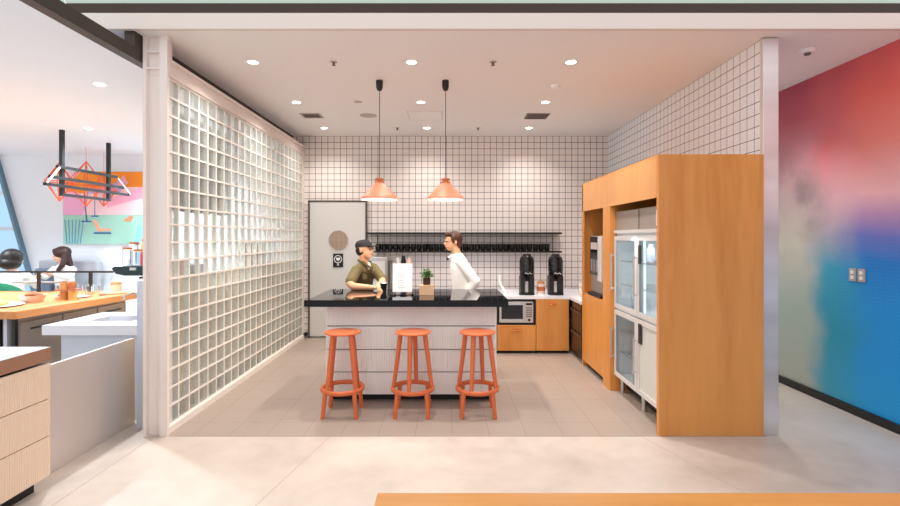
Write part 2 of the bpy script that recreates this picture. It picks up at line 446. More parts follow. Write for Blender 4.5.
# ------------------------------------------------------------------ ceiling fittings
LG = 'recessed downlights in the ceiling'
def downlight(x, y, z, label, grp=LG, first=[None]):
    if first[0] is None:
        t = thing('downlight', (x, y, z), label, 'ceiling light', grp)
        MB().lathe((x, y, z), [(.046, -.004), (.062, -.004), (.062, -.0005), (.046, -.0005), (.046, -.004)]).build('trim_ring', 'white_plastic', t)
        MB().cone((x, y, z-.0035), (x, y, z-.001), .045).build('diffuser', 'lamp_glow', t)
        first[0] = t; return t
    c = copy_tree(first[0]); c.location = (x, y, z); c['label'] = label; c['group'] = grp; return c
rows = [(4.52, (-1.78, -.317, 1.153), 'row nearest the camera'), (5.86, (-1.79, -.30, 1.19), 'middle row'), (7.24, (-1.80, -.28, 1.226), 'row nearest the tiled back wall')]
sides = ['left', 'centre', 'right']
for ry, xs, rn in rows:
    for q, x in enumerate(xs):
        downlight(x, ry, CZ, f'{sides[q]} round recessed downlight, {rn} in the kitchen ceiling')
        L = bpy.data.lights.new('spot', 'SPOT'); L.energy = (85, 72, 50)[rows.index((ry, xs, rn))]; L.spot_size = math.radians(138); L.spot_blend = 1; L.color = (1, .93, .87); L.shadow_soft_size = .06
        lo = bpy.data.objects.new('downlight_lamp', L); COL.objects.link(lo); lo.location = (x, ry, CZ-.02)
cafe = [(-3.16, 4.47, 'round recessed downlight in the white cafe ceiling, left of the column'), (-4.6, 6.3, 'round recessed downlight above the black hanging rack'), (-4.35, 7.6, 'round recessed downlight in the cafe ceiling close to the column edge, far back')]
for x, y, lb in cafe:
    downlight(x, y, 3.0, lb, 'recessed downlights in the cafe ceiling')
for x, y, e in ((-3.16, 4.47, 170), (-4.6, 6.3, 230), (-4.35, 7.6, 150), (-6.2, 5.2, 260)):  # leftmost one has no fixture, added out of view to brighten the cafe
    L = bpy.data.lights.new('spot', 'SPOT'); L.energy = e; L.spot_size = math.radians(140); L.spot_blend = .7; L.color = (.84, .92, 1); L.shadow_soft_size = .06
    lo = bpy.data.objects.new('cafe_lamp', L); COL.objects.link(lo); lo.location = (x, y, 2.97)
for x, y, lb in ((3.0, 5.0, 'nearer added, unseen downlight in the corridor ceiling beside the mural'), (3.0, 6.7, 'farther added, unseen downlight in the corridor ceiling beside the mural')):  # downlights added out of view to brighten the mural and corridor
    downlight(x, y, CZ, lb, 'added downlights in the corridor ceiling, out of view')
    L = bpy.data.lights.new('spot', 'SPOT'); L.energy = 70; L.spot_size = math.radians(105); L.spot_blend = 1; L.color = (1, .93, .86); L.shadow_soft_size = .06
    lo = bpy.data.objects.new('corridor_fill_lamp', L); COL.objects.link(lo); lo.location = (x, y, CZ-.02)
def small_disc(name, x, y, r, h, m_, label, cat, grp=None, z=CZ):
    o = MB().lathe((x, y, z), [(0, -h), (r*.7, -h), (r, -h*.5), (r, -.0005), (0, -.0005)], n=20).build(name, m_, origin=(x, y, z), smooth=True)
    return tag(o, label, cat, grp)
G = 'sprinkler heads in the kitchen ceiling'
def sprinkler(x, y, lb):
    t = thing('sprinkler', (x, y, CZ), lb, 'sprinkler', G)
    MB().lathe((x, y, CZ), [(0, -.005), (.03, -.005), (.034, -.0005), (0, -.0005)], n=16).build('escutcheon', 'grille_pale', t)
    MB().cone((x, y, CZ-.03), (x, y, CZ-.005), .008, .012, n=10).cone((x, y, CZ-.033), (x, y, CZ-.03), .018, n=12).build('head', 'grille_grey', t)
sprinkler(-1.035, 4.52, 'small sprinkler head between left and centre lights of the nearest row')
sprinkler(.434, 4.52, 'small sprinkler head between centre and right lights of the nearest row')
sprinkler(-.72, 7.24, 'small sprinkler head left of the centre light near the back wall')
sprinkler(.473, 7.24, 'small sprinkler head right of the centre light near the back wall')
small_disc('ceiling_speaker', -1.03, 6.5, .115, .006, 'grille_pale', 'round flush speaker in the ceiling behind the left pendant', 'speaker')
small_disc('ceiling_sensor', -1.05, 5.84, .05, .008, 'grille_pale', 'small flat round sensor in the ceiling left of the left pendant', 'sensor')
small_disc('smoke_detector', 1.16, 5.2, .05, .04, 'white_plastic', 'white smoke detector in the kitchen ceiling between right downlights', 'smoke detector')
cs = thing('smoke_detector', (3.12, 4.23, CZ), 'white detector with dark centre on the corridor ceiling by the mural', 'smoke detector')
MB().lathe((3.12, 4.23, CZ), [(0, -.03), (.05, -.028), (.065, -.012), (.068, -.0005), (0, -.0005)]).build('housing', 'white_plastic', cs, smooth=True)
MB().cone((3.12, 4.23, CZ-.045), (3.12, 4.23, CZ-.03), .022, .026).build('sensor_head', 'grille_grey', cs)
def vent(x, y, w, d, m1, m2, lb):
    t = thing('ceiling_vent', (x, y, CZ), lb, 'vent', 'square ventilation grilles in the kitchen ceiling')
    MB().box(x-w/2, x+w/2, y-d/2, y-d/2+.02, CZ-.01, CZ).box(x-w/2, x+w/2, y+d/2-.02, y+d/2, CZ-.01, CZ).box(x-w/2, x-w/2+.02, y-d/2+.02, y+d/2-.02, CZ-.01, CZ).box(x+w/2-.02, x+w/2, y-d/2+.02, y+d/2-.02, CZ-.01, CZ).build('frame', m2, t)
    b = MB()
    k = -d/2+.03
    while k < d/2-.03: b.box(x-w/2+.02, x+w/2-.02, y+k, y+k+.008, CZ-.008, CZ-.003); k += .02
    b.build('louvre', m1, t)
    MB().box(x-w/2+.02, x+w/2-.02, y-d/2+.02, y+d/2-.02, CZ-.003, CZ).build('backing', m1, t)
vent(1.21, 6.53, .30, .28, 'grille_grey', 'grille_grey', 'dark square ceiling vent right of the pendants')
vent(-1.78, 6.5, .26, .24, 'grille_grey', 'grille_pale', 'pale square ceiling vent above the glass block wall corner')
am = MB()
for b in ((-.50, -.05, 6.28, 6.286), (-.50, -.05, 6.754, 6.76), (-.50, -.494, 6.286, 6.754), (-.056, -.05, 6.286, 6.754)): am.box(*b, CZ-.003, CZ)
hp_ = thing('access_panel', (-.275, 6.52, CZ), 'flush ceiling access panel with thin outline between the two pendants', 'hatch')
am.build('panel_joint', 'grey_line', hp_)
bx('panel', 'ceiling', (-.494, -.056, 6.286, 6.754, CZ-.0025, CZ), hp_)
# hanging rod at the very top left
tag(MB().cone((-2.72, 3.5, 3.12), (-2.72, 3.5, 3.9), .006, n=8).build('suspension_rod', 'white_plastic', origin=(-2.72, 3.5, 3.12)), 'thin pale rod hanging at the top left corner above the beam', 'rod')

# pendants
def pendant(x, label):
    y = 5.06
    t = thing('pendant_lamp', (x, y, 1.99), label, 'pendant lamp', 'peach pendant lamps above the island')
    MB().lathe((x, y, 0), [(0, CZ-.105), (.022, CZ-.103), (.034, CZ-.07), (.036, CZ-.012), (.034, CZ), (0, CZ)], n=24).build('canopy', 'black', t, smooth=True)
    MB().cone((x, y, 2.21), (x, y, CZ-.10), .0035, n=8).build('cord', 'black', t)
    sh = MB().lathe((x, y, 1.99), [(.192, 0), (.192, .012), (.175, .035), (.062, .155), (.048, .168), (.044, .168), (.058, .15), (.170, .032), (.186, .012), (.186, 0), (.192, 0)], n=40)
    s_ = sh.build('lamp_shade', 'shade_peach', t, smooth=True)
    MB().lathe((x, y, 1.99), [(.190, -.004), (.194, .006), (.188, .008), (.183, -.002), (.190, -.004)], n=40).build('rim', 'shade_inner', s_, smooth=True)
    ft = MB().lathe((x, y, 1.99), [(0, .150), (.05, .162), (.05, .178), (.03, .186), (.03, .20), (.046, .206), (.046, .216), (.018, .226), (0, .226)], n=28)
    ft.tube([(x-.05, y, 2.165), (x-.036, y, 2.19), (x-.02, y, 2.2)], .004, n=6).tube([(x+.05, y, 2.165), (x+.036, y, 2.19), (x+.02, y, 2.2)], .004, n=6)
    ft.build('fitting', 'brass', t, smooth=True)
    MB().ell((x, y, 2.06), .045, .045, .05).build('bulb', 'bulb_glow', t, smooth=True)
    MB().lathe((x, y, 1.99), [(.0, .006), (.178, .006), (.178, .011), (.0, .011)], n=32).build('diffuser', 'bulb_glow', t)
    L = bpy.data.lights.new('pendant_bulb', 'SPOT'); L.energy = 22; L.color = (1, .84, .7); L.shadow_soft_size = .12; L.spot_size = math.radians(140); L.spot_blend = .6
    lo = bpy.data.objects.new('pendant_light', L); COL.objects.link(lo); lo.location = (x, y, 1.975)
pendant(-.687, 'peach pendant lamp with cone shade, left one above the island')
pendant(-.005, 'peach pendant lamp with cone shade, right one above the island')

# ------------------------------------------------------------------ ribbed panels
def ribbed(name, m_, parent, ax, c0, c1, face, z0, z1, pitch=.0125, depth=.0035, sign=-1, thick=.02):
    """panel of vertical reeds; ax 'x': spans x, faces -y ; ax 'y': spans y, faces +x"""
    n = int((c1-c0)/pitch); pts = []
    for i in range(n):
        a = c0+(c1-c0)*i/n; w = (c1-c0)/n
        pts += [(a, 0), (a+w*.12, depth), (a+w*.88, depth)]
    pts.append((c1, 0))
    if ax == 'x': poly = [(p, face+depth-q) for p, q in pts]+[(c1, face+thick), (c0, face+thick)]
    else: poly = [(face-depth+q, p) for p, q in pts]+[(face-thick, c1), (face-thick, c0)]
    return MB().prism(poly, 'z', z0, z1).build(name, m_, parent)

# ------------------------------------------------------------------ island
isl = thing('island_counter', (-.34, 5.0, .002), 'long kitchen island with black glossy top and white ribbed front', 'island')
MB().box(-1.295, .58, 4.55, 5.54, .955, 1.018).build('worktop', ['black_edge', 'black_top'], isl)
for p in isl.children[0].data.polygons:
    if p.normal.z > .5: p.material_index = 1
MB().box(-1.155, .478, 4.772, 5.40, .08, .955).build('body', 'seam', isl)
MB().box(-1.12, .45, 4.84, 5.36, .002, .08).build('plinth', 'kick', isl)
for z0, z1 in ((.08, .291), (.301, .509), (.519, .737), (.747, .952)):
    ribbed('front_panel', 'panel_white', isl, 'x', -1.163, .485, 4.75, z0, z1, pitch=.0245, depth=.005)
MB().box(.478, .492, 4.772, 5.40, .08, .955).build('side_panel', 'panel_white', isl)
MB().box(-1.170, -1.155, 4.772, 5.40, .08, .955).build('side_panel', 'panel_white', isl)

# ------------------------------------------------------------------ stools
def stool(x, y, label, twist):
    """the upper frame turns on the foot ring, so each stool stands at its own twist"""
    t = thing('bar_stool', (x, y, .002), label, 'bar stool', 'orange bar stools in front of the island')
    MB().lathe((x, y, 0), [(0, .722), (.12, .722), (.16, .730), (.166, .738), (.162, .746), (.1, .744), (0, .740)], n=44).build('seat', 'terracotta', t, smooth=True)
    for k in range(4):
        a = PI/4+k*PI/2; c, s_ = math.cos(a), math.sin(a)
        MB().tube([(x+c*.209, y+s_*.209, .002), (x+c*.180, y+s_*.180, .232)], [.0185, .020], n=14).build('lower_leg', 'terracotta', t, smooth=True)
        a += math.radians(twist); c, s_ = math.cos(a), math.sin(a)
        MB().tube([(x+c*.176, y+s_*.176, .238), (x+c*.112, y+s_*.112, .726)], [.0185, .0225], n=14).build('leg', 'terracotta', t, smooth=True)
    MB().tube([(x+.184*math.cos(k), y+.184*math.sin(k), .232) for k in [2*PI*i/48 for i in range(48)]], .016, n=12, closed=True, rz=.021).build('foot_ring', 'terracotta', t, smooth=True)
stool(-.94, 4.462, 'orange round bar stool, leftmost of three at the island', 6)
stool(-.303, 4.462, 'orange round bar stool, middle of three at the island', 38)
stool(.285, 4.462, 'orange round bar stool, rightmost of three at the island', 24)

# ------------------------------------------------------------------ things on the island
x, y = -.445, 4.99
t = thing('menu_stand', (x, y, 1.018), 'clear upright stand with white menu sheet on the black island top', 'sign holder')
tilt = Matrix.Rotation(math.radians(-5), 3, 'X')
MB().box(x-.115, x+.115, y+.004, y+.009, 1.026, 1.34, rot=tilt, piv=(x, y, 1.026)).build('acrylic_sheet', 'acrylic', t)
MB().box(x-.12, x+.12, y-.05, y+.05, 1.018, 1.025).build('base', 'acrylic', t)
pp = MB().box(x-.10, x+.10, y+.0025, y+.0035, 1.045, 1.335, rot=tilt, piv=(x, y, 1.026))
pg = pp.build('menu_sheet', 'paper', t)
tx = MB()
for k in range(10):
    z = 1.305-k*.024
    tx.box(x-.045, x-.045+random.uniform(.05, .09), y+.0019, y+.0024, z, z+.004, rot=tilt, piv=(x, y, 1.026))
MB.build(tx, 'print', 'ink', pg)
x, y = -.197, 5.0
tag(MB().box(x-.072, x+.072, y-.06, y+.06, 1.018, 1.118).build('wooden_box', 'box_wood', origin=(x, y, 1.018), bevel=.002), 'small pale wooden box carrying the potted plant on the island', 'box')
t = thing('potted_plant', (x, y, 1.118), 'small leafy green plant in a dark jar on the wooden box', 'plant')
MB().lathe((x, y, 1.118), [(0, 0), (.036, 0), (.038, .01), (.038, .065), (.034, .068), (.034, .07), (0, .07)], n=20).build('pot', 'soil', t, smooth=True)
lm = MB()
for k in range(95):
    a = random.uniform(0, 2*PI); e = random.uniform(.1, 1.35); L_ = random.uniform(.045, .10)
    c = Vector((x, y, 1.185))+Vector((math.cos(a)*math.cos(e)*L_*.85, math.sin(a)*math.cos(e)*L_*.85, math.sin(e)*L_))
    lm.ell(c, .019, .013, .003, rot=Matrix.Rotation(a, 3, 'Z') @ Matrix.Rotation(-e*.4+random.uniform(-.4, .4), 3, 'Y'), u=8, v=5)
lm.build('foliage', 'leaf', t, smooth=True)
sm_ = MB()
for k in range(9):
    a = k*.7; sm_.cone((x, y, 1.17), (x+.05*math.cos(a), y+.05*math.sin(a), 1.235), .002, n=6)
sm_.build('stem', 'leaf_dark', t)
x, y = -.675, 5.30
t = thing('takeaway_cup', (x, y, 1.018), 'black coffee cup with pale lid beside the cap wearer hand', 'cup')
MB().lathe((x, y, 1.018), [(0, 0), (.028, 0), (.038, .085), (0, .085)], n=24).build('cup_body', 'cup_black', t, smooth=True)
MB().lathe((x, y, 1.018), [(0, .085), (.041, .085), (.041, .092), (.034, .1), (0, .1)], n=24).build('lid', 'steel', t, smooth=True)

# ------------------------------------------------------------------ people
def V(*a): return Vector(a)
def person(name, label, loc, F, HF, head, neck, torso, arms, legs, skin, hands, shirt, trouser, extra, hs=1.0):
    """F body facing, HF head facing; joints in world coordinates"""
    t = thing(name, loc, label, 'person')
    F = Vector(F).normalized(); Rr = F.cross(V(0, 0, 1)).normalized()   # figure's right
    HF = Vector(HF).normalized(); HR = HF.cross(V(0, 0, 1)).normalized(); U = HR.cross(HF).normalized()
    H = Vector(head)
    rot = Matrix((HR, HF, U)).transposed()
    P = lambda a, b, c: H+(HR*a+HF*b+U*c)*hs
    b = MB()
    b.ell(P(0, -.008, .03), .076*hs, .094*hs, .088*hs, rot=rot)
    b.ell(P(0, .022, -.03), .058*hs, .07*hs, .075*hs, rot=rot)
    b.ell(P(0, .045, -.075), .034*hs, .04*hs, .032*hs, rot=rot)
    b.ell(P(0, .088, .016), .05*hs, .014*hs, .013*hs, rot=rot)
    b.cone(P(0, .082, .012), P(0, .104, -.026), .008*hs, .015*hs, n=10); b.ell(P(0, .101, -.028), .015*hs, .014*hs, .01*hs, rot=rot)
    b.ell(P(0, .086, -.052), .022*hs, .012*hs, .009*hs, rot=rot)
    for s_ in (-1, 1): b.ell(P(s_*.077, -.008, -.005), .01*hs, .018*hs, .03*hs, rot=rot)
    b.chain([P(0, -.018, -.05), Vector(neck)], [.055*hs, .055*hs])
    # torso underneath the shirt, arms, legs
    secs = [(Vector(c), Rr*(a_-.012), F*(d_-.012)) for c, a_, d_ in torso]
    b.loft(secs)
    for pts, rs in arms: b.chain([Vector(p) for p in pts], [rs[0]*.7]+list(rs[1:]))
    for pts, rs in legs: b.chain([Vector(p) for p in pts], [r-.012 for r in rs])
    for (wr, fdir, pn, tsign) in hands:     # wrist, finger direction, palm normal, thumb side
        wr = Vector(wr); f = Vector(fdir).normalized(); pn = Vector(pn).normalized(); sd = f.cross(pn).normalized()*tsign
        b.loft([(wr, sd*.024, pn*.018), (wr+f*.03, sd*.034, pn*.016), (wr+f*.085, sd*.040, pn*.013)], n=14)
        for k, ln in enumerate((.062, .070, .066, .052)):
            r0 = wr+f*.08+sd*(.030-.02*k); q1 = r0+f*ln*.5+pn*.006; q2 = q1+f*ln*.3+pn*.022; q3 = q2+f*ln*.1+pn*.02
            b.chain([r0, q1, q2, q3], [.0095, .009, .0085, .0075], n=8)
        tb = wr+f*.025+sd*.028; b.chain([tb, tb+f*.03+sd*.022+pn*.008, tb+f*.058+sd*.026+pn*.016], [.013, .011, .009], n=8)
    body = b.build('body', skin, t, remesh=.0075, smoothit=2)
    e = MB()
    for s_ in (-1, 1): e.ell(P(s_*.029, .091, -.002), .012*hs, .006*hs, .006*hs, rot=rot, u=10, v=6)
    e.build('eyes', 'eye', t, smooth=True)
    MB().ell(P(0, .095, -.054), .02*hs, .007*hs, .006*hs, rot=rot, u=10, v=6).build('mouth', 'lips', t, smooth=True)
    # shirt
    s = MB(); s.loft([(Vector(c), Rr*a_, F*d_) for c, a_, d_ in torso])
    for pts, rs, n_ in shirt[1]: s.chain([Vector(p) for p in pts][:n_], rs[:n_])
    s.build('shirt', shirt[0], t, remesh=.012, smoothit=6)
    l = MB()
    for pts, rs in legs: l.chain([Vector(p) for p in pts], rs)
    c0, a0, d0 = torso[0]
    l.loft([(Vector(c0)+V(0, 0, -.10), Rr*(a0), F*(d0)), (Vector(c0)+V(0, 0, .03), Rr*(a0-.004), F*(d0-.004))])
    l.build('trousers', trouser, t, remesh=.014, smoothit=4)
    for pts, rs in legs:
        a = Vector(pts[-1]); sh = MB()
        sh.loft([(V(a.x, a.y, a.z+.03), Rr*.04, F*.045), (V(a.x, a.y, loc[2]+.05)+F*.03, Rr*.045, F*.08), (V(a.x, a.y, loc[2]+.012)+F*.045, Rr*.046, F*.125), (V(a.x, a.y, loc[2])+F*.045, Rr*.044, F*.12)])
        sh.build('shoe', 'shoe', t, smooth=True)
    extra(t, P, rot, F, Rr, HF, HR, U, H)
    return t

# man in cap leaning on the island
def ex_man(t, P, rot, F, Rr, HF, HR, U, H):
    m = MB(); m.loft([(P(0, -.01, .035), HR*.086, HF*.104), (P(0, -.012, .07), HR*.084, HF*.102), (P(0, -.014, .098), HR*.07, HF*.086), (P(0, -.014, .116), HR*.042, HF*.052), (P(0, -.014, .121), HR*.012, HF*.015)])
    c = m.build('cap', 'cap_black', t, smooth=True)
    br = MB().loft([(P(0, .09, .042), HR*.07, HF*.045), (P(0, .118, .033), HR*.072, HF*.058), (P(0, .118, .028), HR*.072, HF*.058), (P(0, .09, .034), HR*.07, HF*.045)])
    br.build('brim', 'cap_black', c, smooth=True)
    h = MB().ell(P(0, -.035, .0), .079, .078, .075, rot=rot); h.build('hair', 'hair_black', t, remesh=.008)
    cc = MB()
    n = Vector((-.955, 5.725, 1.315))
    for s_ in (-1, 1):
        a = n+F*.05+Rr*s_*.055+V(0, 0, -.005); bq = n+F*.115+Rr*s_*.012+V(0, 0, -.065)
        cc.tube([n-F*.05+Rr*s_*.045+V(0, 0, .02), a, bq], [.016, .018, .012], n=8)
    cc.build('collar', 'khaki', t, smooth=True)
    MB().ell(n+F*.075+V(0, 0, -.045), .020, .020, .045).build('undershirt', 'shirt_white', t, smooth=True)
    b = MB()
    for k in range(4): b.ell(Vector((-.965-.012*k, 5.775+.028*k, 1.22-.045*k))+F*(.112), .006, .006, .006, u=8, v=6)
    b.build('button', 'cap_black', t)
    for s_ in (-1, 1):
        pk = MB()
        p = Vector((-.985, 5.83, 1.150))+F*.108+Rr*s_*.085
        pk.loft([(p+V(0, 0, -.035), Rr*.04, F*.012), (p+V(0, 0, .035), Rr*.04, F*.012)], n=8)
        pk.build('chest_pocket', 'khaki', t)
ar = [([(-1.035, 5.60, 1.225), (-1.075, 5.47, 1.088), (-1.03, 5.42, 1.060), (-.80, 5.37, 1.052)], [.05, .043, .04, .027]),
      ([(-.86, 5.86, 1.235), (-.745, 5.74, 1.10), (-.735, 5.62, 1.075), (-.745, 5.40, 1.078)], [.05, .043, .04, .027])]
person('person', 'man in black cap and olive short-sleeved shirt leaning forearms on the island', (-1.04, 6.0, .002), (.80, -.55, 0), (.93, -.36, .10), (-.945, 5.70, 1.455), (-.96, 5.735, 1.31),
       [((-1.03, 5.99, .86), .155, .115), ((-1.02, 5.94, .98), .14, .11), ((-1.0, 5.87, 1.10), .15, .115), ((-.965, 5.78, 1.21), .165, .11), ((-.96, 5.745, 1.285), .11, .075), ((-.958, 5.74, 1.31), .06, .055)],
       ar,
       [([(-1.08, 5.93, .86), (-1.06, 5.92, .47), (-1.09, 5.98, .09)], [.095, .065, .055]), ([(-.97, 6.06, .86), (-.95, 6.04, .47), (-.98, 6.12, .09)], [.095, .065, .055])],
       'skin', [((-.80, 5.37, 1.052), (1, .05, 0), (0, 0, -1), -1), ((-.745, 5.40, 1.078), (.3, -.9, -.1), (0, 0, -1), 1)],
       ('khaki', [([(-1.025, 5.62, 1.225), (-1.07, 5.49, 1.11)], [.064, .060], 2), ([(-.87, 5.85, 1.235), (-.76, 5.76, 1.12)], [.064, .060], 2)]),
       'trouser', ex_man)
# person in white standing behind the island
def hair_short(t, P, rot, F, Rr, HF, HR, U, H):
    m = MB().ell(P(0, -.022, .04), .086, .098, .09, rot=rot).ell(P(0, .045, .092), .062, .055, .034, rot=rot).ell(P(0, -.06, -.02), .07, .05, .07, rot=rot)
    for s_ in (-1, 1): m.ell(P(s_*.074, .012, .03), .012, .03, .05, rot=rot)
    m.build('hair', 'hair_brown', t, remesh=.008, smoothit=1)
    n = Vector((.115, 5.85, 1.40))
    MB().tube([n+F*.02+Rr*.055, n+F*.075+Rr*.03+V(0, 0, -.035), n+F*.09+V(0, 0, -.06), n+F*.075-Rr*.03+V(0, 0, -.035), n+F*.02-Rr*.055], .012, n=8).build('collar', 'shirt_white', t, smooth=True)
    MB().ell(n+F*.098+V(0, 0, -.055), .014, .014, .012).ell(n+F*.098+Rr*.022+V(0, 0, -.055), .012, .012, .016).ell(n+F*.098-Rr*.022+V(0, 0, -.055), .012, .012, .016).build('bow_tie', 'trouser', t, smooth=True)
person('person', 'person with short brown hair in white long-sleeved shirt facing left behind the island', (.17, 5.88, .002), (-1, -.22, 0), (-1, -.28, -.02), (.085, 5.83, 1.548), (.125, 5.85, 1.41),
       [((.20, 5.9, .88), .155, .125), ((.20, 5.9, 1.0), .15, .12), ((.185, 5.89, 1.12), .155, .12), ((.165, 5.88, 1.25), .17, .12), ((.15, 5.87, 1.34), .155, .095), ((.135, 5.86, 1.395), .085, .07), ((.13, 5.86, 1.42), .058, .055)],
       [([(.175, 5.715, 1.325), (.345, 5.70, 1.09), (.25, 5.74, .93)], [.05, .04, .027]), ([(.12, 6.03, 1.325), (.24, 6.09, 1.08), (.12, 6.0, .90)], [.05, .04, .027])],
       [([(.21, 5.80, .86), (.20, 5.79, .47), (.22, 5.79, .09)], [.095, .065, .055]), ([(.20, 5.98, .86), (.19, 5.99, .47), (.21, 5.99, .09)], [.095, .065, .055])],
       'skin', [((.25, 5.74, .93), (-.85, .1, -.5), (0, 1, 0), 1), ((.12, 6.0, .90), (-.8, 0, -.6), (0, -1, 0), 1)],
       ('shirt_white', [([(.17, 5.73, 1.325), (.345, 5.70, 1.09), (.26, 5.735, .95)], [.066, .056, .044], 3), ([(.12, 6.02, 1.325), (.24, 6.09, 1.08), (.135, 6.01, .92)], [.066, .056, .044], 3)]),
       'trouser', hair_short)
# two seated women in the cafe
def bob(t, P, rot, F, Rr, HF, HR, U, H):
    MB().ell(P(0, -.025, .02), .12, .122, .118, rot=rot).ell(P(0, -.045, -.055), .122, .122, .085, rot=rot).build('hair', 'hair_black', t, remesh=.009, smoothit=1)
def long_hair(t, P, rot, F, Rr, HF, HR, U, H):
    m = MB().ell(P(0, -.022, .045), .112, .122, .10, rot=rot).ell(P(0, .055, .08), .082, .05, .042, rot=rot)
    for s_ in (-1, 1):
        m.chain([P(s_*.078, -.03, .03), P(s_*.092, -.03, -.06), P(s_*.105, .0, -.15), P(s_*.10, .06, -.22)], [.032, .034, .04, .03])
    m.chain([P(0, -.06, 0), P(0, -.08, -.16)], [.07, .06]); m.build('hair', 'hair_dark', t, remesh=.009, smoothit=1)
def seated(label, x, y, zs, F, HF, hair, leanf, shirt='shirt_white', arm=1):
    F = Vector(F).normalized(); R_ = F.cross(V(0, 0, 1)); O = V(x, y, 0)
    q = lambda r, f, z: tuple(O+R_*r+F*f+V(0, 0, z))
    ls = leanf
    sp = .61
    person('person', label, (x, y, 0), F, HF, q(0, ls+.03, zs), q(0, ls, zs-.14),
           [(q(0, 0, sp), .165, .13), (q(0, ls*.2, sp+.13), .14, .11), (q(0, ls*.5, sp+.27), .15, .115), (q(0, ls*.8, zs-.23), .165, .10), (q(0, ls, zs-.165), .10, .07), (q(0, ls, zs-.14), .055, .05)],
           [([q(.17, ls*.85, zs-.23), q(.22, ls+.10, sp+.36), q(.08, ls+.33, sp+.40)], [.042, .036, .026]), ([q(-.17, ls*.85, zs-.23), q(-.22, ls+.10, sp+.36), q(-.08, ls+.33, sp+.44)], [.042, .036, .026])],
           [([q(.09, 0, sp), q(.10, .42, sp-.0), q(.10, .40, .17)], [.09, .065, .05]), ([q(-.09, 0, sp), q(-.10, .42, sp-.0), q(-.10, .40, .17)], [.09, .065, .05])],
           'skin_pale', [(q(.08, ls+.33, sp+.40), tuple(F-R_*.4), (0, 0, -1), -1), (q(-.08, ls+.33, sp+.44), tuple(F+R_*.4+V(0, 0, .3)), (0, 0, -1), 1)],
           (shirt, [([q(.165, ls*.85, zs-.23), q(.22, ls+.10, sp+.36), q(.13, ls+.25, sp+.39)], [.06, .05, .04], 3), ([q(-.165, ls*.85, zs-.23), q(-.22, ls+.10, sp+.36), q(-.13, ls+.25, sp+.42)], [.06, .05, .04], 3)]),
           'trouser', hair)
seated('woman with black bob haircut in white top seated with her back turned', -5.60, 6.28, 1.32, (-.2, 1, 0), (.30, .95, -.05), bob, .06)
seated('woman with long brown hair in white top seated facing left', -6.13, 7.92, 1.315, (-.15, -1, 0), (-.78, -.62, -.12), long_hair, .07)

# ------------------------------------------------------------------ wall shelf and mugs
t = thing('wall_shelf', (.29, BY-.17, 1.376), 'long black two-tier shelf on the tiled back wall', 'shelf')
MB().box(-1.235, 1.795, BY-.26, BY-.002, 1.652, 1.680).build('top_board', 'black', t)
MB().box(-1.13, 1.795, BY-.26, BY-.002, 1.366, 1.390).build('bottom_board', 'black', t)
b_ = MB()
for xx in (-1.10, .0, .9, 1.70): b_.box(xx, xx+.006, BY-.02, BY-.002, 1.39, 1.655)
b_.build('bracket', 'black', t)
mug0 = None
for k in range(30):
    x, y = -1.055+k*.0907, BY-.19
    if mug0 is None:
        mug0 = thing('mug', (x, y, 1.390), '', 'mug')
        MB().lathe((x, y, 1.390), [(0, 0), (.036, 0), (.043, .02), (.044, .112), (.040, .112), (.038, .02), (0, .012)], n=20).build('cup', 'cup_black', mug0, smooth=True)
        MB().tube([(x-.02, y-.034, 1.482), (x-.036, y-.058, 1.475), (x-.038, y-.062, 1.45), (x-.034, y-.054, 1.425), (x-.02, y-.034, 1.418)], .005, n=6).build('handle', 'cup_black', mug0, smooth=True)
        c = mug0
    else: c = copy_tree(mug0)
    c.location = (x, y, 1.390); c['category'] = 'mug'; c['group'] = 'black mugs on the wall shelf'
    c['label'] = 'black mug at the left end of the row on the shelf' if k == 0 else 'black mug at the right end of the row on the shelf' if k == 29 else 'glossy black mug standing in the middle of the row on the wall shelf'

# ------------------------------------------------------------------ back counter
CF = 6.75
t = thing('worktop', (.7, 7.3, .745), 'pale L-shaped stone worktop along the tiled back wall', 'worktop')
MB().prism([(-1.20, CF-.01), (1.70, CF-.01), (1.70, 6.19), (RX-.003, 6.19), (RX-.003, BY-.003), (-1.20, BY-.003)], 'z', .752, .790).build('slab', 'stone_white', t)
def cabinet(name, label, x0, x1, z0=.045):
    t = thing(name, ((x0+x1)/2, CF+.3, .002), label, 'cabinet', 'oak base cabinets under the back worktop')
    return t
t = cabinet('base_cabinet', 'oak base cabinet with microwave niche and a wide drawer', .702, 1.235)
cm = MB().box(.702, .722, CF, BY-.01, .045, .750).box(1.217, 1.235, CF, BY-.01, .045, .750).box(.722, 1.217, CF+.02, BY-.01, .045, .06).box(.722, 1.217, CF+.005, BY-.01, .395, .412).box(.722, 1.217, CF+.005, BY-.01, .733, .750).box(.722, 1.217, BY-.03, BY-.01, .06, .733)
cm.build('body', 'black', t)
dr = MB().box(.704, 1.233, CF-.02, CF-.001, .045, .395).build('drawer', 'oak', t, bevel=.002)
def pull(x, z, parent, y=CF-.02):
    MB().tube([(x-.045, y-.004, z), (x-.04, y-.022, z-.008), (x, y-.026, z-.014), (x+.04, y-.022, z-.008), (x+.045, y-.004, z)], .007, n=8).box(x-.05, x+.05, y-.006, y, z-.004, z+.012).build('handle', 'brass', parent, smooth=True)
pull(.96, .335, dr)
MB().box(.712, 1.225, CF+.06, CF+.08, .002, .045).build('plinth', 'kick', t)
t = cabinet('base_cabinet', 'oak base cabinet with one tall plain door right of the microwave', 1.24, 1.69)
MB().box(1.240, 1.69, CF, BY-.01, .045, .750).build('body', 'oak', t)
dr = MB().box(1.242, 1.688, CF-.02, CF-.001, .045, .748).build('door', 'oak', t, bevel=.002)
pull(1.46, .69, dr)
MB().box(1.245, 1.69, CF+.06, CF+.08, .002, .045).build('plinth', 'kick', t)
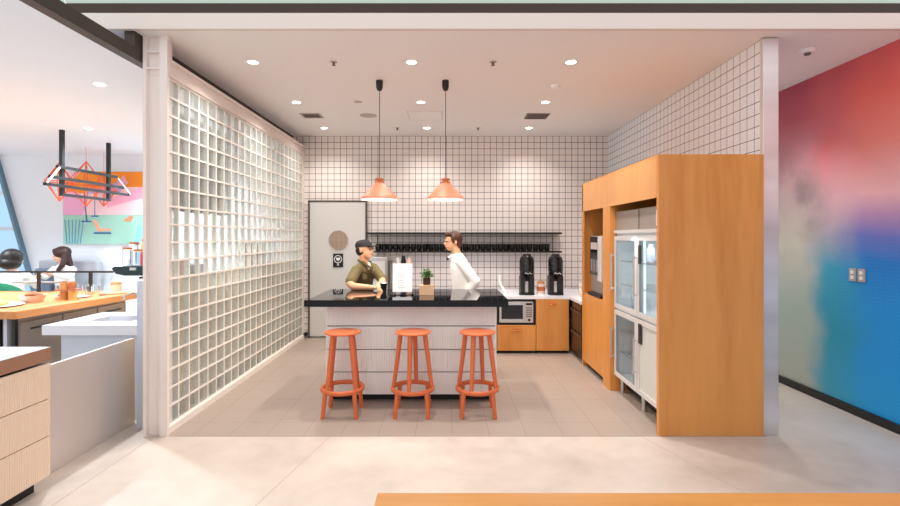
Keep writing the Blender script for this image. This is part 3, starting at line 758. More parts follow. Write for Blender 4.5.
t = cabinet('base_cabinet', 'white base cabinet under the back worktop, mostly behind the island', -1.18, .70); del t['group']
MB().box(-1.18, .698, CF, BY-.01, .045, .750).build('body', 'panel_white', t)
for k in range(3): MB().box(-1.178+k*.626, -1.178+(k+1)*.626-.006, CF-.02, CF-.001, .045, .748).build('door', 'panel_white', t, bevel=.002)
MB().box(-1.17, .69, CF+.06, CF+.08, .002, .045).build('plinth', 'kick', t)
# microwave
t = thing('microwave', (.97, CF+.2, .412), 'silver microwave with dark window in the niche below the worktop', 'microwave')
MB().box(.735, 1.205, CF+.03, CF+.40, .424, .715).build('body', 'steel', t, bevel=.004)
for sx in (.77, 1.17):
    MB().cone((sx, CF+.1, .412), (sx, CF+.1, .424), .012).build('foot', 'black', t)
d_ = MB().box(.735, 1.085, CF+.012, CF+.03, .424, .715).build('door', 'steel', t, bevel=.003)
MB().box(.765, 1.060, CF+.008, CF+.012, .475, .668).build('window', 'black_gloss', d_)
c_ = MB().box(1.088, 1.205, CF+.014, CF+.03, .424, .715).build('control_panel', 'steel', t)
MB().box(1.105, 1.19, CF+.010, CF+.014, .665, .695).build('display', 'black_gloss', c_)
bb = MB()
for i in range(3):
    for j in range(5): bb.box(1.108+i*.028, 1.130+i*.028, CF+.010, CF+.014, .50+j*.03, .518+j*.03)
bb.build('keypad', 'grille_grey', c_)
MB().cone((1.147, CF+.004, .462), (1.147, CF+.014, .462), .018).build('knob', 'black', c_)
# under-counter refrigerator drawers on the return
t = thing('undercounter_refrigerator', (2.1, 6.45, .002), 'dark stainless undercounter drawers at the corner beside the oak cupboard', 'refrigerator')
MB().box(1.735, RX-.01, 6.20, 6.73, .05, .748).build('body', 'black', t)
for z0, z1 in ((.07, .36), (.37, .65)):
    d_ = MB().box(1.712, 1.734, 6.205, 6.725, z0, z1).build('drawer', 'steel_dark', t, bevel=.003)
    MB().box(1.700, 1.712, 6.215, 6.715, z1-.03, z1-.018).build('handle', 'steel_mid', d_)
MB().box(1.712, 1.734, 6.205, 6.725, .66, .745).build('control_strip', 'black_gloss', t)
MB().box(1.78, RX-.02, 6.22, 6.71, .002, .05).build('plinth', 'kick', t)
# coffee urns
def urn(x, label, first=[None]):
    y = 6.96
    if first[0]:
        c = copy_tree(first[0]); c.location = (x, y, .790); c['label'] = label; return
    t = thing('coffee_urn', (x, y, .790), label, 'coffee dispenser', 'tall black coffee urns on the worktop')
    z = .790
    MB().lathe((x, y, z), [(0, .27), (.098, .27), (.102, .29), (.100, .33), (.104, .335), (.104, .485), (.095, .5), (0, .5)], n=32).build('vessel', 'black_gloss', t, smooth=True)
    MB().lathe((x, y, z), [(0, .50), (.096, .50), (.090, .53), (.060, .548), (.05, .56), (0, .562)], n=32).build('lid', 'black_gloss', t, smooth=True)
    MB().tube([(x-.06, y, z+.535), (x-.05, y, z+.57), (x+.05, y, z+.57), (x+.06, y, z+.535)], .008, n=8).build('handle', 'black', t, smooth=True)
    st = MB().box(x-.098, x-.034, y-.06, y+.095, z+.02, z+.27).box(x+.022, x+.098, y-.06, y+.095, z+.02, z+.27).box(x-.034, x+.022, y+.0, y+.095, z+.02, z+.27)
    st.build('stand', 'black', t, bevel=.008)
    MB().lathe((x, y, z), [(0, 0), (.112, 0), (.112, .015), (.105, .02), (0, .02)], n=32).build('base', 'black', t)
    MB().box(x-.03, x+.018, y-.012, y, z+.03, z+.19).build('sight_gauge', 'white_plastic', t, bevel=.004)
    MB().cone((x-.006, y-.10, z+.235), (x-.006, y-.02, z+.25), .014, .018).cone((x-.006, y-.10, z+.21), (x-.006, y-.10, z+.245), .009).build('tap', 'black_gloss', t, smooth=True)
    e = MB()
    for k in range(4): e.tube([(x-.045+k*.026, y-.106, z+.30+.018*(k % 2)), (x-.03+k*.026, y-.107, z+.318-.02*(k % 2)), (x-.022+k*.026, y-.106, z+.303)], .003, n=6)
    e.build('emblem', 'white_plastic', t)
    first[0] = t
urn(1.148, 'tall black coffee urn above the gap between microwave and oak door')
urn(1.556, 'tall black coffee urn above the plain oak door, nearest the corner')
x, y = 1.342, 6.93
t = thing('candy_jar', (x, y, .790), 'small orange brown jar between the two black urns', 'jar')
MB().lathe((x, y, .790), [(0, .02), (.05, .02), (.056, .05), (.056, .12), (.045, .16), (0, .16)], n=24).build('jar_body', 'pink_ware', t, smooth=True)
MB().lathe((x, y, .790), [(0, .16), (.05, .16), (.048, .19), (0, .2)], n=24).build('lid', 'amber', t, smooth=True)
MB().lathe((x, y, .790), [(.057, .06), (.059, .06), (.059, .12), (.057, .12), (.057, .06)], n=24).build('band', 'bread', t)
MB().lathe((x, y, .790), [(0, 0), (.062, 0), (.062, .02), (0, .02)], n=24).build('saucer', 'white_plastic', t)
# white tap by the island's right end
t = thing('kitchen_tap', (.86, 6.95, .790), 'white slim tap standing on the worktop left of the urns', 'tap')
MB().cone((.86, 6.95, .790), (.86, 6.95, .80), .03).build('base', 'white_plastic', t)
MB().tube([(.86, 6.95, .80), (.84, 6.97, .84), (.80, 7.0, .90), (.77, 7.02, .96), (.765, 7.02, 1.06)], .016, n=10).build('spout', 'white_plastic', t, smooth=True)
# stainless grinder cabinet behind the man, bottles behind the menu
x = -.97
t = thing('coffee_machine', (-.92, 7.2, .790), 'stainless framed coffee machine on the back worktop behind the man', 'coffee machine')
MB().box(-1.15, -.835, 7.0, 7.45, .792, 1.32).build('body', 'steel', t, bevel=.01)
MB().box(-1.10, -.87, 6.99, 7.0, .90, 1.26).build('front_panel', 'fridge_steel', t)
MB().cone((-.95, 6.93, 1.05), (-.95, 6.99, 1.05), .03).cone((-1.03, 6.93, 1.05), (-1.03, 6.99, 1.05), .03).build('group_head', 'black', t)
MB().box(-.83, -.80, 7.05, 7.35, .792, 1.27).build('side_frame', 'steel_mid', t)
def bottle(x, y, m_, cap, label, h=.5, r=.036):
    t = thing('bottle', (x, y, .790), label, 'bottle', 'bottles on the back worktop behind the menu')
    MB().lathe((x, y, .790), [(0, 0), (r, 0), (r, h*.86), (r*.8, h*.92), (r*.8, h*.94), (0, h*.94)], n=20).build('bottle_body', m_, t, smooth=True)
    MB().lathe((x, y, .790), [(0, h*.94), (r*.75, h*.94), (r*.75, h), (0, h)], n=14).build('cap', cap, t, smooth=True)
bottle(-.70, 7.15, 'fridge_steel', 'steel', 'pale grey bottle, left of three behind the white menu stand', .55)
bottle(-.62, 7.15, 'black_gloss', 'black', 'black bottle, middle of three behind the white menu stand', .54)
bottle(-.54, 7.15, 'pink_ware', 'steel', 'pinkish bottle, right of three behind the white menu stand', .55)
# crockery in the corner
def cupstack(x, y, n_, label):
    t = thing('cup_stack', (x, y, .790), label, 'cups', 'white cups in the worktop corner')
    for k in range(n_):
        MB().lathe((x, y, .790+k*.035), [(0, 0), (.03, 0), (.042, .07), (.039, .07), (.028, .005), (0, .005)], n=18).build('cup', 'white_plastic' if k % 2 else 'panel_beige', t, smooth=True)
cupstack(1.88, 6.80, 4, 'taller stack of white cups in the worktop corner by the cupboard')
cupstack(1.82, 6.48, 2, 'shorter stack of white cups in the worktop corner by the cupboard')

# ------------------------------------------------------------------ tall oak cupboard
FX = 1.71; t = thing('tall_cupboard', (2.1, 5.05, .002), 'tall oak cupboard wall housing the refrigerator and coffee niche', 'cupboard')
XB = RX-.025
MB().box(FX, XB, 3.94, 3.98, .002, 2.27).build('end_panel', 'oak', t, bevel=.002)
MB().box(FX, XB, 3.981, 6.16, 2.25, 2.27).build('top_board', 'oak', t)
seams = [3.981, 4.39, 4.80, 5.22, 5.69, 6.16]
for a, b in zip(seams, seams[1:]): MB().box(FX, FX+.02, a+.0005, b-.0005, 1.925, 2.25).build('fascia_panel', 'oak_light', t)
MB().box(FX+.002, XB, 5.11, 5.15, .002, 2.25).build('divider', 'oak', t)
MB().box(FX, FX+.04, 5.151, 5.34, .002, 1.924).build('stile', 'oak', t)
MB().box(FX+.16, FX+.165, 5.2, 5.21, .01, .02).build('divider', 'oak', t)
MB().box(FX, XB, 6.12, 6.16, .002, 2.25).build('end_panel', 'oak', t, bevel=.002)
MB().box(FX, FX+.02, 6.09, 6.12, .90, 1.924).build('stile', 'oak', t)
MB().box(FX+.01, XB, 5.34, 6.12, .885, .91).build('shelf_board', 'oak', t)
MB().box(XB-.01, XB, 5.151, 6.12, .91, 2.25).build('back_board', 'oak', t)
MB().box(FX+.04, XB-.01, 5.335, 5.345, .91, 1.924).build('divider', 'oak', t)
for a, b in ((5.343, 5.728), (5.732, 6.118)): MB().box(FX, FX+.02, a, b, .075, .882).build('door', 'oak', t, bevel=.001)
MB().box(FX+.05, FX+.07, 5.16, 6.12, .002, .07).build('plinth', 'kick', t)
MB().box(FX+.025, XB-.02, 5.345, 6.118, .075, .88).build('carcass', 'dark_inside', t)
MB().box(FX+.006, FX+.03, 5.12, 5.20, 2.0, 2.01).build('seam_strip', 'seam', t) if False else None
MB().box(FX-.006, FX, 5.23, 5.265, 1.26, 1.36).build('switch_plate', 'oak_light', t)
# vending coffee machine in the niche
t = thing('coffee_machine', (2.0, 5.7, .91), 'black and silver bean-to-cup coffee machine in the oak niche', 'coffee machine')
MB().box(FX+.06, FX+.50, 5.45, 5.98, .95, 1.62).build('body', 'steel', t, bevel=.01)
MB().box(FX+.045, FX+.06, 5.62, 5.97, 1.16, 1.61).build('front_panel', 'black_gloss', t)
MB().box(FX+.02, FX+.06, 5.47, 5.60, 1.10, 1.61).build('side_trim', 'fridge_steel', t, bevel=.005)
MB().box(FX+.015, FX+.14, 5.48, 5.96, .912, .95).build('drip_tray', 'black', t)
MB().box(FX+.14, FX+.48, 5.48, 5.96, .912, .95).build('base', 'black', t)
for k in range(3): MB().box(FX+.038, FX+.045, 5.66+k*.1, 5.72+k*.1, 1.20, 1.34).build('spout', 'steel', t)
MB().box(FX+.038, FX+.045, 5.68, 5.92, 1.46, 1.54).build('display', 'grille_pale', t)
# refrigerator with four glass doors
RF = FX+.05
t = thing('glass_door_refrigerator', (2.15, 4.55, .002), 'stainless four-door glass refrigerator built into the oak cupboard', 'refrigerator')
Ya, Yb, Ym = 3.985, 5.105, 4.50
h = MB().box(RF+.02, XB-.02, Ya, Ya+.03, .16, 1.64).box(RF+.02, XB-.02, Yb-.03, Yb, .16, 1.64).box(RF+.02, XB-.02, Ya+.03, Yb-.03, .16, .19).box(RF+.02, XB-.02, Ya+.03, Yb-.03, 1.61, 1.64).box(XB-.05, XB-.02, Ya+.03, Yb-.03, .19, 1.61).box(RF+.02, XB-.05, Ya+.03, Yb-.03, .84, .88).box(RF+.02, RF+.05, Ym-.02, Ym+.02, .19, 1.61)
h.build('cabinet', 'liner', t)
for a, b, z0, z1 in ((Ya, Ym-.012, 1.675, 1.865), (Ym+.012, Yb, 1.675, 1.865)):
    MB().box(RF+.01, XB-.06, a, b, z0, z1).build('machine_cover', 'cover_steel', t, bevel=.003)
MB().box(RF+.014, RF+.03, Ym-.012, Ym+.012, 1.66, 1.87).build('cover_joint', 'black', t)
MB().box(RF-.012, XB-.06, Ya, Yb, 1.641, 1.674).build('header_rail', 'fridge_steel', t)
for a, b, nm in ((Ya+.002, Ym-.004, 'n'), (Ym+.004, Yb-.002, 'f')):
    for z0, z1, top in ((.875, 1.615, 1), (.175, .855, 0)):
        w = .045
        fr_ = MB().box(RF-.01, RF+.018, a, a+w, z0, z1).box(RF-.01, RF+.018, b-w, b, z0, z1).box(RF-.01, RF+.018, a+w, b-w, z0, z0+w).box(RF-.01, RF+.018, a+w, b-w, z1-w, z1)
        dr = fr_.build('door', 'fridge_steel', t, bevel=.002)
        MB().box(RF, RF+.008, a+w, b-w, z0+w, z1-w).build('door_glass', 'frost_glass' if (nm == 'n' and not top) else 'door_glass', dr)
        hy = b-.016 if nm == 'f' else b-.016
        MB().cone((RF-.045, hy, z0+.18), (RF-.045, hy, z1-.18), .008, n=10).cone((RF-.045, hy, z0+.2), (RF-.01, hy, z0+.2), .006, n=8).cone((RF-.045, hy, z1-.2), (RF-.01, hy, z1-.2), .006, n=8).build('handle', 'steel', dr, smooth=True)
for z0 in (1.36, .72):
    MB().box(RF-.014, RF-.0105, 4.385, 4.455, z0-(.0 if z0 > 1 else .08), z0+(.17 if z0 > 1 else .10)).build('notice', 'black', t)
for z in (1.12, 1.36, .42, .64):
    sm2 = MB()
    for k in range(14): sm2.cone((RF+.06+k*.045, Ya+.035, z), (RF+.06+k*.045, Yb-.035, z), .003, n=6)
    sm2.cone((RF+.055, Ya+.035, z), (RF+.055, Yb-.035, z), .006, n=6)
    sm2.build('wire_shelf', 'steel', t)
MB().box(RF+.06, RF+.075, Ym-.012, Ym+.012, .9, 1.6).build('light_strip', 'led_cool', t)
for lx, ly in ((RF+.06, Ya+.06), (RF+.06, Yb-.06), (RF+.06, Ym), (XB-.1, Ya+.06), (XB-.1, Yb-.06)):
    MB().cone((lx, ly, .002), (lx, ly, .16), .022).build('leg', 'steel', t)
L = bpy.data.lights.new('fridge_led', 'AREA'); L.shape = 'RECTANGLE'; L.size = 1.0; L.size_y = .1; L.energy = 2.5; L.color = (.92, .97, 1)
lo = bpy.data.objects.new('fridge_led', L); COL.objects.link(lo); lo.location = (RF+.15, 4.55, 1.60)
gm = MB(); gm.box(RF+.12, RF+.135, Ya, Yb, .03, .155); gm.build('toe_grille', 'kick', t)
# stock in the refrigerator
fi = 0
fz = {1: [.886, 1.126, 1.366], 0: [.196, .426, .646]}
spots = []
for top in (1, 0):
    for z in fz[top]:
        for y in (4.08, 4.2, 4.32, 4.62, 4.74, 4.86, 4.98):
            if random.random() < .6: spots.append((RF+.16+random.uniform(0, .05), y, z))
b0 = None
where = {.886: 'on the floor of the upper section', 1.126: 'on the middle wire shelf of the upper section', 1.366: 'on the top wire shelf', .196: 'on the bottom of the lower section', .426: 'on the lower wire shelf', .646: 'on the upper wire shelf of the lower section'}
for x, y, z in spots:
    if b0 is None:
        b0 = MB().lathe((x, y, z), [(0, 0), (.034, 0), (.036, .12), (.018, .15), (.018, .17), (0, .17)], n=14).build('bottle', 'acrylic' if False else 'blue_grey', origin=(x, y, z), smooth=True); c = b0
    else:
        c = b0.copy(); COL.objects.link(c)
    c.location = (x, y, z); tag(c, 'pale bottle in the glass refrigerator, '+where[z], 'bottle', 'bottles '+where[z]+' of the refrigerator')
x, y = RF+.0, 4.06
tag(MB().box(RF-.006, RF+.008, 4.0, 4.09, 1.70, 1.83).build('notice_card', 'paper', origin=(RF, 4.05, 1.70)), 'small white card on the refrigerator top edge by the end panel', 'card')
# sockets on the mural wall
for k, yy_ in enumerate((4.45, 4.355)):
    t = thing('wall_outlet', (3.695, yy_, 1.205), ('left' if k == 0 else 'right')+' grey outlet plate on the blue part of the mural', 'outlet', 'outlet plates on the mural')
    p_ = MB().box(3.688, 3.699, yy_-.036, yy_+.036, 1.205, 1.32).build('plate', 'grille_pale', t, bevel=.002)
    MB().box(3.684, 3.688, yy_-.015, yy_+.015, 1.225, 1.255).box(3.684, 3.688, yy_-.015, yy_+.015, 1.27, 1.30).build('socket', 'white_plastic', t)

# ------------------------------------------------------------------ foreground
t = thing('table', (1.2, 1.2, 0), 'long oak table top crossing the bottom foreground', 'table')
MB().box(-.228, 2.6, .75, 1.633, .715, .75).build('tabletop', 'oak_flat', t, bevel=.003)
for lx in (-.14, 2.5):
    for ly in (.83, 1.55): MB().box(lx-.03, lx+.03, ly-.03, ly+.03, 0, .715).build('leg', 'oak', t)
# counter cabinet at left foreground
t = thing('drawer_cabinet', (-2.9, 2.3, 0), 'beige ribbed drawer cabinet with pale top at lower left', 'cabinet')
MB().box(-3.4, -2.52, 1.2, 3.13, .818, .902).build('countertop', ['edge_brown', 'top_gloss'], t)
ct = t.children[0]
for p in ct.data.polygons:
    if p.normal.z > .5: p.material_index = 1
MB().box(-3.4, -2.545, 1.2, 3.115, .085, .80).build('body', 'black', t)
for z0, z1 in ((.09, .340), (.346, .576), (.582, .802)):
    for ya, yb in ((1.2, 2.14), (2.146, 3.12)):
        ribbed('drawer', 'panel_beige', t, 'y', ya, yb, -2.518, z0, z1, pitch=.016, depth=.002, thick=.02)
MB().box(-3.4, -2.59, 1.2, 3.08, 0, .085).build('plinth', 'kick', t)
tag(MB().box(-2.71, -2.68, 3.16, 4.22, .0, .735).build('low_partition', 'steel_panel', origin=(-2.7, 3.7, 0), bevel=.002), 'brushed stainless half-height partition beside the beige drawers', 'partition')
# low wall behind the glass blocks; body's tan has its shaded look built in
lw = struct(bx('wall_low', 'beige_shaded', (-2.60, -2.40, 4.14, BY-.01, 0, 1.235)))
bx('end_panel', 'blue_grey', (-2.60, -2.40, 4.12, 4.14, 0, 1.235), lw)
tag(bx('olive_board', 'olive_board', (-2.50, -2.44, 4.17, 5.42, 1.84, 2.74)), 'olive brown board seen through upper left glass blocks', 'board')
cr = MB(); cr.cone((-2.47, 4.4, 2.74), (-2.47, 4.4, 3.0), .01).cone((-2.47, 5.2, 2.74), (-2.47, 5.2, 3.0), .01)
cr.build('hanger', 'black', [o for o in bpy.data.objects if o.name == 'olive_board'][0])
tag(bx('tan_box', 'bread', (-2.56, -2.42, 4.32, 4.60, 1.235, 1.40)), 'tan box on the low wall, nearer one seen through the glass blocks', 'box')
tag(bx('tan_box', 'olive_board', (-2.56, -2.42, 5.95, 6.45, 1.235, 1.53)), 'olive box on the low wall, farther one seen through the glass blocks', 'box')

# sink counter
t = thing('sink_counter', (-3.17, 4.7, 0), 'white sink counter with thick slab top left of the column', 'counter')
MB().box(-3.58, -2.73, 4.34, 4.58, .735, .82).box(-3.58, -3.35, 4.58, 4.88, .735, .82).box(-2.93, -2.73, 4.58, 4.88, .735, .82).box(-3.58, -2.73, 4.88, 5.12, .735, .82).build('slab', 'stone_white', t)
MB().box(-3.47, -2.74, 4.42, 5.08, .0, .56).box(-3.47, -3.40, 4.42, 5.08, .56, .735).box(-2.80, -2.74, 4.42, 5.08, .56, .735).box(-3.40, -2.80, 4.42, 4.50, .56, .735).build('body', 'blue_grey', t)
MB().box(-3.35, -2.93, 4.58, 4.88, .60, .615).box(-3.36, -3.35, 4.57, 4.89, .60, .735).box(-2.93, -2.92, 4.57, 4.89, .60, .735).box(-3.35, -2.93, 4.57, 4.58, .60, .735).box(-3.35, -2.93, 4.88, 4.89, .60, .735).build('basin', 'steel', t)
MB().cone((-3.12, 4.98, .82), (-3.12, 4.98, .97), .018).tube([(-3.12, 4.98, .96), (-3.12, 4.96, 1.02), (-3.13, 4.88, 1.05), (-3.15, 4.80, 1.03), (-3.15, 4.79, .99)], .012, n=8).cone((-3.12, 4.98, .97), (-3.06, 4.99, 1.0), .008).build('tap', 'steel', t, smooth=True)
# wooden bar counter
t = thing('bar_counter', (-4.6, 5.1, 0), 'oak topped bar counter with grey drawers in the cafe', 'counter')
MB().prism([(-3.765, 4.28), (-3.757, 4.29), (-3.60, 5.95), (-6.6, 5.95), (-6.6, 4.28)], 'z', .885, .95).build('worktop', 'oak_bar', t)
MB().box(-6.5, -3.86, 4.42, 5.90, .06, .883).build('body', 'taupe', t)
for k in range(3):
    d_ = MB().box(-3.86, -3.84, 4.43+k*.49, 4.90+k*.49, .10, .83).build('door', 'taupe', t, bevel=.003)
    MB().cone((-3.832, 4.53+k*.49, .76), (-3.832, 4.80+k*.49, .76), .008, n=8).build('handle', 'black', d_)
MB().box(-6.5, -3.90, 4.5, 5.85, 0, .06).build('plinth', 'kick', t)
for k in range(4): MB().box(-4.10+k*.07, -4.07+k*.07, 4.385, 4.42, .06, .883).build('end_slat', 'blue_grey' if k % 2 == 0 else 'black', t)
# glass guard with black rail
t = thing('glass_guard', (-5.0, 5.86, .95), 'glass guard with thin black rail along the bar counter', 'guard')
MB().box(-6.5, -3.98, 5.85, 5.87, 1.178, 1.20).build('rail', 'black', t)
for xx in (-4.87, -4.25, -5.6): MB().box(xx-.018, xx+.018, 5.85, 5.87, .95, 1.178).build('post', 'black', t)
MB().box(-6.5, -4.0, 5.857, 5.863, .955, 1.177).build('pane', 'clear_glass', t)
MB().box(-5.2, -4.70, 5.87, 6.0, 1.05, 1.062).build('shelf', 'taupe', t)
# food and ware on the bar
def plate(x, y, r, label, z=.95):
    t_ = MB().lathe((x, y, z), [(0, 0), (r*.6, 0), (r, .014), (r*.97, .018), (r*.6, .006), (0, .006)], n=28).build('plate', 'white_plastic', origin=(x, y, z), smooth=True)
    return tag(t_, label, 'plate', 'plates on the oak bar')
plate(-4.28, 4.62, .24, 'large white plate of yellow buns at the near end of the bar')
k = 0
for dx, dy in ((-.13, 0), (-.06, .05), (.0, -.02), (.07, .04), (.12, -.03), (-.02, .10), (.05, -.10), (-.09, -.09)):
    k += 1
    o = MB().ell((0, 0, .022), .045, .035, .024, rot=Matrix.Rotation(k, 3, 'Z')).build('bun', 'bun', origin=(0, 0, 0), smooth=True); o.location = (-4.28+dx, 4.62+dy, .957)
    tag(o, 'golden yellow bun on the large white plate on the bar', 'bun', 'buns on the large plate')
def dish(x, y, r, h_, m_, lb, fill, name='bowl', cat='bowl'):
    t = thing(name, (x, y, .95), lb, cat)
    MB().lathe((x, y, .95), [(0, 0), (r*.7, 0), (r, h_), (r*.93, h_), (r*.65, .01), (0, .01)], n=24).build('dish', m_, t, smooth=True)
    b = MB()
    for q in range(12):
        a = q*2.4; b.ell((x+r*.5*math.cos(a)*((q % 3)/2), y+r*.5*math.sin(a)*((q % 3)/2), .95+h_+random.uniform(-.01, .012)), .035, .026, .02, rot=Matrix.Rotation(a, 3, 'Z'), u=10, v=6)
    b.build('contents', fill, t, smooth=True)
dish(-4.16, 4.93, .115, .07, 'pink_ware', 'pink bowl of dark pastries on the bar near the black post', 'bread')
dish(-4.07, 5.22, .09, .035, 'white_plastic', 'low white dish with brown bread behind the pink bowl', 'bread')
def jar(x, y, m_, lb, r=.05, h_=.13, z=.95, lid='steel'):
    t = thing('jar', (x, y, z), lb, 'jar', 'jars on the oak bar')
    MB().lathe((x, y, z), [(0, 0), (r, 0), (r, h_*.8), (r*.8, h_*.88), (0, h_*.88)], n=20).build('jar_body', m_, t, smooth=True)
    MB().lathe((x, y, z), [(0, h_*.88), (r*.85, h_*.88), (r*.85, h_), (0, h_)], n=20).build('lid', lid, t, smooth=True)
jar(-3.99, 5.12, 'amber', 'amber jar at the front left of the jar cluster on the bar', .038, .10, lid='panel_beige')
jar(-3.90, 5.12, 'bun', 'pale jar at the front right of the jar cluster on the bar', .038, .10, lid='panel_beige')
o = MB().box(-4.05, -3.85, 5.06, 5.18, 1.05, 1.062).build('tray', 'bread', origin=(-3.95, 5.12, 1.05)); tag(o, 'small brown tray laid across the amber and pale jars', 'tray')
jar(-3.99, 5.12, 'amber', 'amber jar standing on the small brown tray, left', .036, .08, z=1.062, lid='bread')
jar(-3.91, 5.12, 'bread', 'brown jar standing on the small brown tray, right', .036, .08, z=1.062, lid='amber')
def tumbler(x, y, lb, z=.95, m_='acrylic', s=1):
    o = MB().lathe((x, y, z), [(0, 0), (.03*s, 0), (.036*s, .11*s), (.033*s, .11*s), (.027*s, .008), (0, .008)], n=20).build('glass', m_, origin=(x, y, z), smooth=True)
    return tag(o, lb, 'glass', 'drinking glasses on the oak bar')
for q, (x, y) in enumerate(((-3.95, 5.42), (-4.05, 5.5), (-3.86, 5.5), (-4.16, 5.45), (-4.24, 5.6), (-4.10, 5.66), (-4.33, 5.5))):
    tumbler(x, y, 'clear drinking glass in the cluster behind the jars on the bar')
plate(-3.95, 5.30, .085, 'small white plate between the jars and the glasses')
t = thing('cutting_board', (-3.85, 5.70, .95), 'round wooden board with a pale pot at the far end of the bar', 'board')
MB().lathe((-3.85, 5.70, .95), [(0, 0), (.16, 0), (.165, .01), (.16, .02), (0, .02)], n=32).build('disc', 'box_wood', t, smooth=True)
t = thing('pot', (-3.85, 5.72, .97), 'pale pot with brown lid on the round wooden board', 'pot')
MB().lathe((-3.85, 5.72, .97), [(0, 0), (.055, 0), (.06, .08), (.055, .085), (0, .085)], n=24).build('vessel', 'panel_beige', t, smooth=True)
MB().lathe((-3.85, 5.72, .97), [(0, .085), (.06, .085), (.05, .11), (0, .12)], n=24).build('lid', 'amber', t, smooth=True)
# black machine on the low wall and crockery on it
t = thing('espresso_machine', (-2.8, 4.62, 1.235), 'dark green black espresso machine top on the low wall by the column', 'espresso machine')
pr = [(-3.16, 1.29), (-3.13, 1.255), (-3.05, 1.237), (-2.45, 1.237), (-2.45, 1.335), (-3.14, 1.325), (-3.17, 1.31)]
MB().prism(pr, 'y', 4.64, 4.96).build('head', 'teal_dark', t, bevel=.006)
MB().cone((-2.85, 4.66, 1.215), (-2.85, 4.66, 1.237), .03).cone((-2.86, 4.58, 1.223), (-2.86, 4.68, 1.223), .012).build('group_handle', 'black', t, smooth=True)
MB().box(-2.99, -2.93, 4.63, 4.64, 1.29, 1.315).build('badge', 'steel', t)
kk = 0
for x, y, m_, r, h_, nm in ((-3.08, 4.74, 'acrylic', .045, .17, 'clear'), (-2.99, 4.76, 'acrylic', .045, .15, 'clear'), (-2.91, 4.72, 'red_thing', .03, .13, 'red'), (-3.10, 4.87, 'acrylic', .045, .22, 'frosted'), (-2.98, 4.88, 'bun', .05, .25, 'tan')):
    t = thing('canister', (x, y, 1.335), f'{nm} canister on the dark espresso machine'+(', nearer the counter edge' if kk == 0 else ', nearer the column' if kk == 1 else ''), 'canister', 'canisters on the espresso machine'); kk += 1
    MB().lathe((x, y, 1.335), [(0, 0), (r, 0), (r, h_*.85), (r*.7, h_*.9), (0, h_*.9)], n=18).build('canister_body', m_, t, smooth=True)
    MB().lathe((x, y, 1.335), [(0, h_*.9), (r*.9, h_*.9), (r*.9, h_), (0, h_)], n=18).build('lid', 'bread' if kk < 5 else 'orange_wire', t, smooth=True)
# items near the tap
for q, (x, y, m_, h_) in enumerate(((-2.86, 4.98, 'acrylic', .14), (-2.80, 5.04, 'bun', .12), (-2.94, 5.03, 'black', .10), (-3.0, 5.06, 'pink_ware', .13))):
    nm = ('clear', 'yellow', 'black', 'pink')[q]
    o = MB().lathe((x, y, .82), [(0, 0), (.03, 0), (.034, h_*.8), (.02, h_), (0, h_)], n=16).build('container', m_, origin=(x, y, .82), smooth=True)
    tag(o, f'small {nm} container behind the sink tap', 'container', 'containers behind the sink tap')

# ------------------------------------------------------------------ cafe: rack, ornaments, art, seating
t = thing('hanging_rack', (-5.0, 6.8, 2.14), 'black steel rack hung from the cafe ceiling on two posts', 'rack')
for y in (6.38, 7.26):
    p_ = MB().box(-5.022, -4.978, y-.022, y+.022, 2.14, 3.0).build('post', 'black', t)
MB().box(-5.018, -4.982, 6.402, 7.238, 2.14, 2.175).build('crossbar', 'black', t)
for z, ya, yb in ((2.51, 6.25, 7.38), (2.365, 6.13, 7.54), (2.265, 6.05, 7.66)):
    MB().box(-4.977, -4.945, ya, yb, z-.018, z+.018).build('crossbar', 'black', t)
for (a, b) in (((6.26, 2.49), (6.06, 2.28)), ((7.37, 2.49), (7.65, 2.28))):
    MB().tube([(-4.935, a[0], a[1]), (-4.935, b[0], b[1])], .010, n=8).build('side_rod', 'blue_grey', t)
def wire_gem(x, y, z, w, h_, lb, n_=6):
    t = thing('wire_ornament', (x, y, z), lb, 'ornament', 'orange wire ornaments hanging behind the rack')
    b = MB(); top = V(x, y, z+h_/2); bot = V(x, y, z-h_/2)
    ring = [V(x+w/2*math.cos(2*PI*k/n_), y+w/2*math.sin(2*PI*k/n_), z) for k in range(n_)]
    for p in ring: b.cone(top, p, .008, n=6).cone(bot, p, .008, n=6)
    for k in range(n_): b.cone(ring[k], ring[(k+1) % n_], .008, n=6)
    b.build('wire_frame', 'orange_wire', t)
    MB().cone(top, (x, y, 3.0), .003, n=6).build('cord', 'orange_wire', t)
wire_gem(-5.58, 7.6, 2.43, .52, .70, 'largest orange wire diamond ornament, middle of three')
wire_gem(-5.56, 7.05, 2.40, .36, .56, 'orange wire diamond ornament, left of three')
wire_gem(-5.62, 8.05, 2.38, .38, .54, 'orange wire diamond ornament, right of three')
# beach painting
AX0, AX1, AZ0, AZ1, AY = -6.46, -5.0, 1.49, 2.71, 8.3
t = thing('wall_art', ((AX0+AX1)/2, AY, AZ0), 'bright beach scene painting in orange, pink and mint on white wall', 'painting')
MB().box(AX0, AX1, AY-.03, AY-.001, AZ0, AZ1).build('canvas', mat('art_mint', S(164, 216, 200), .7), t)
def ap(name, poly, c, d=.0):
    m_ = mat('art_%d' % len(M), c, .7)
    return MB().prism(poly, 'y', AY-.034-d, AY-.0305).build(name, m_, t)
zs = 1.98
ap('painted_sky', [(AX0, zs), (AX1, zs), (AX1, AZ1), (AX0, AZ1)], S(250, 214, 222))
ap('painted_orange_field', [(-6.4, 2.45), (AX1, 2.45), (AX1, AZ1), (AX0+.3, AZ1)], S(250, 150, 40), .001)
ap('painted_pink_band', [(-5.72, 2.10), (-5.72, 2.24), (AX1, 2.5), (AX1, 2.30)], S(246, 178, 206), .002)
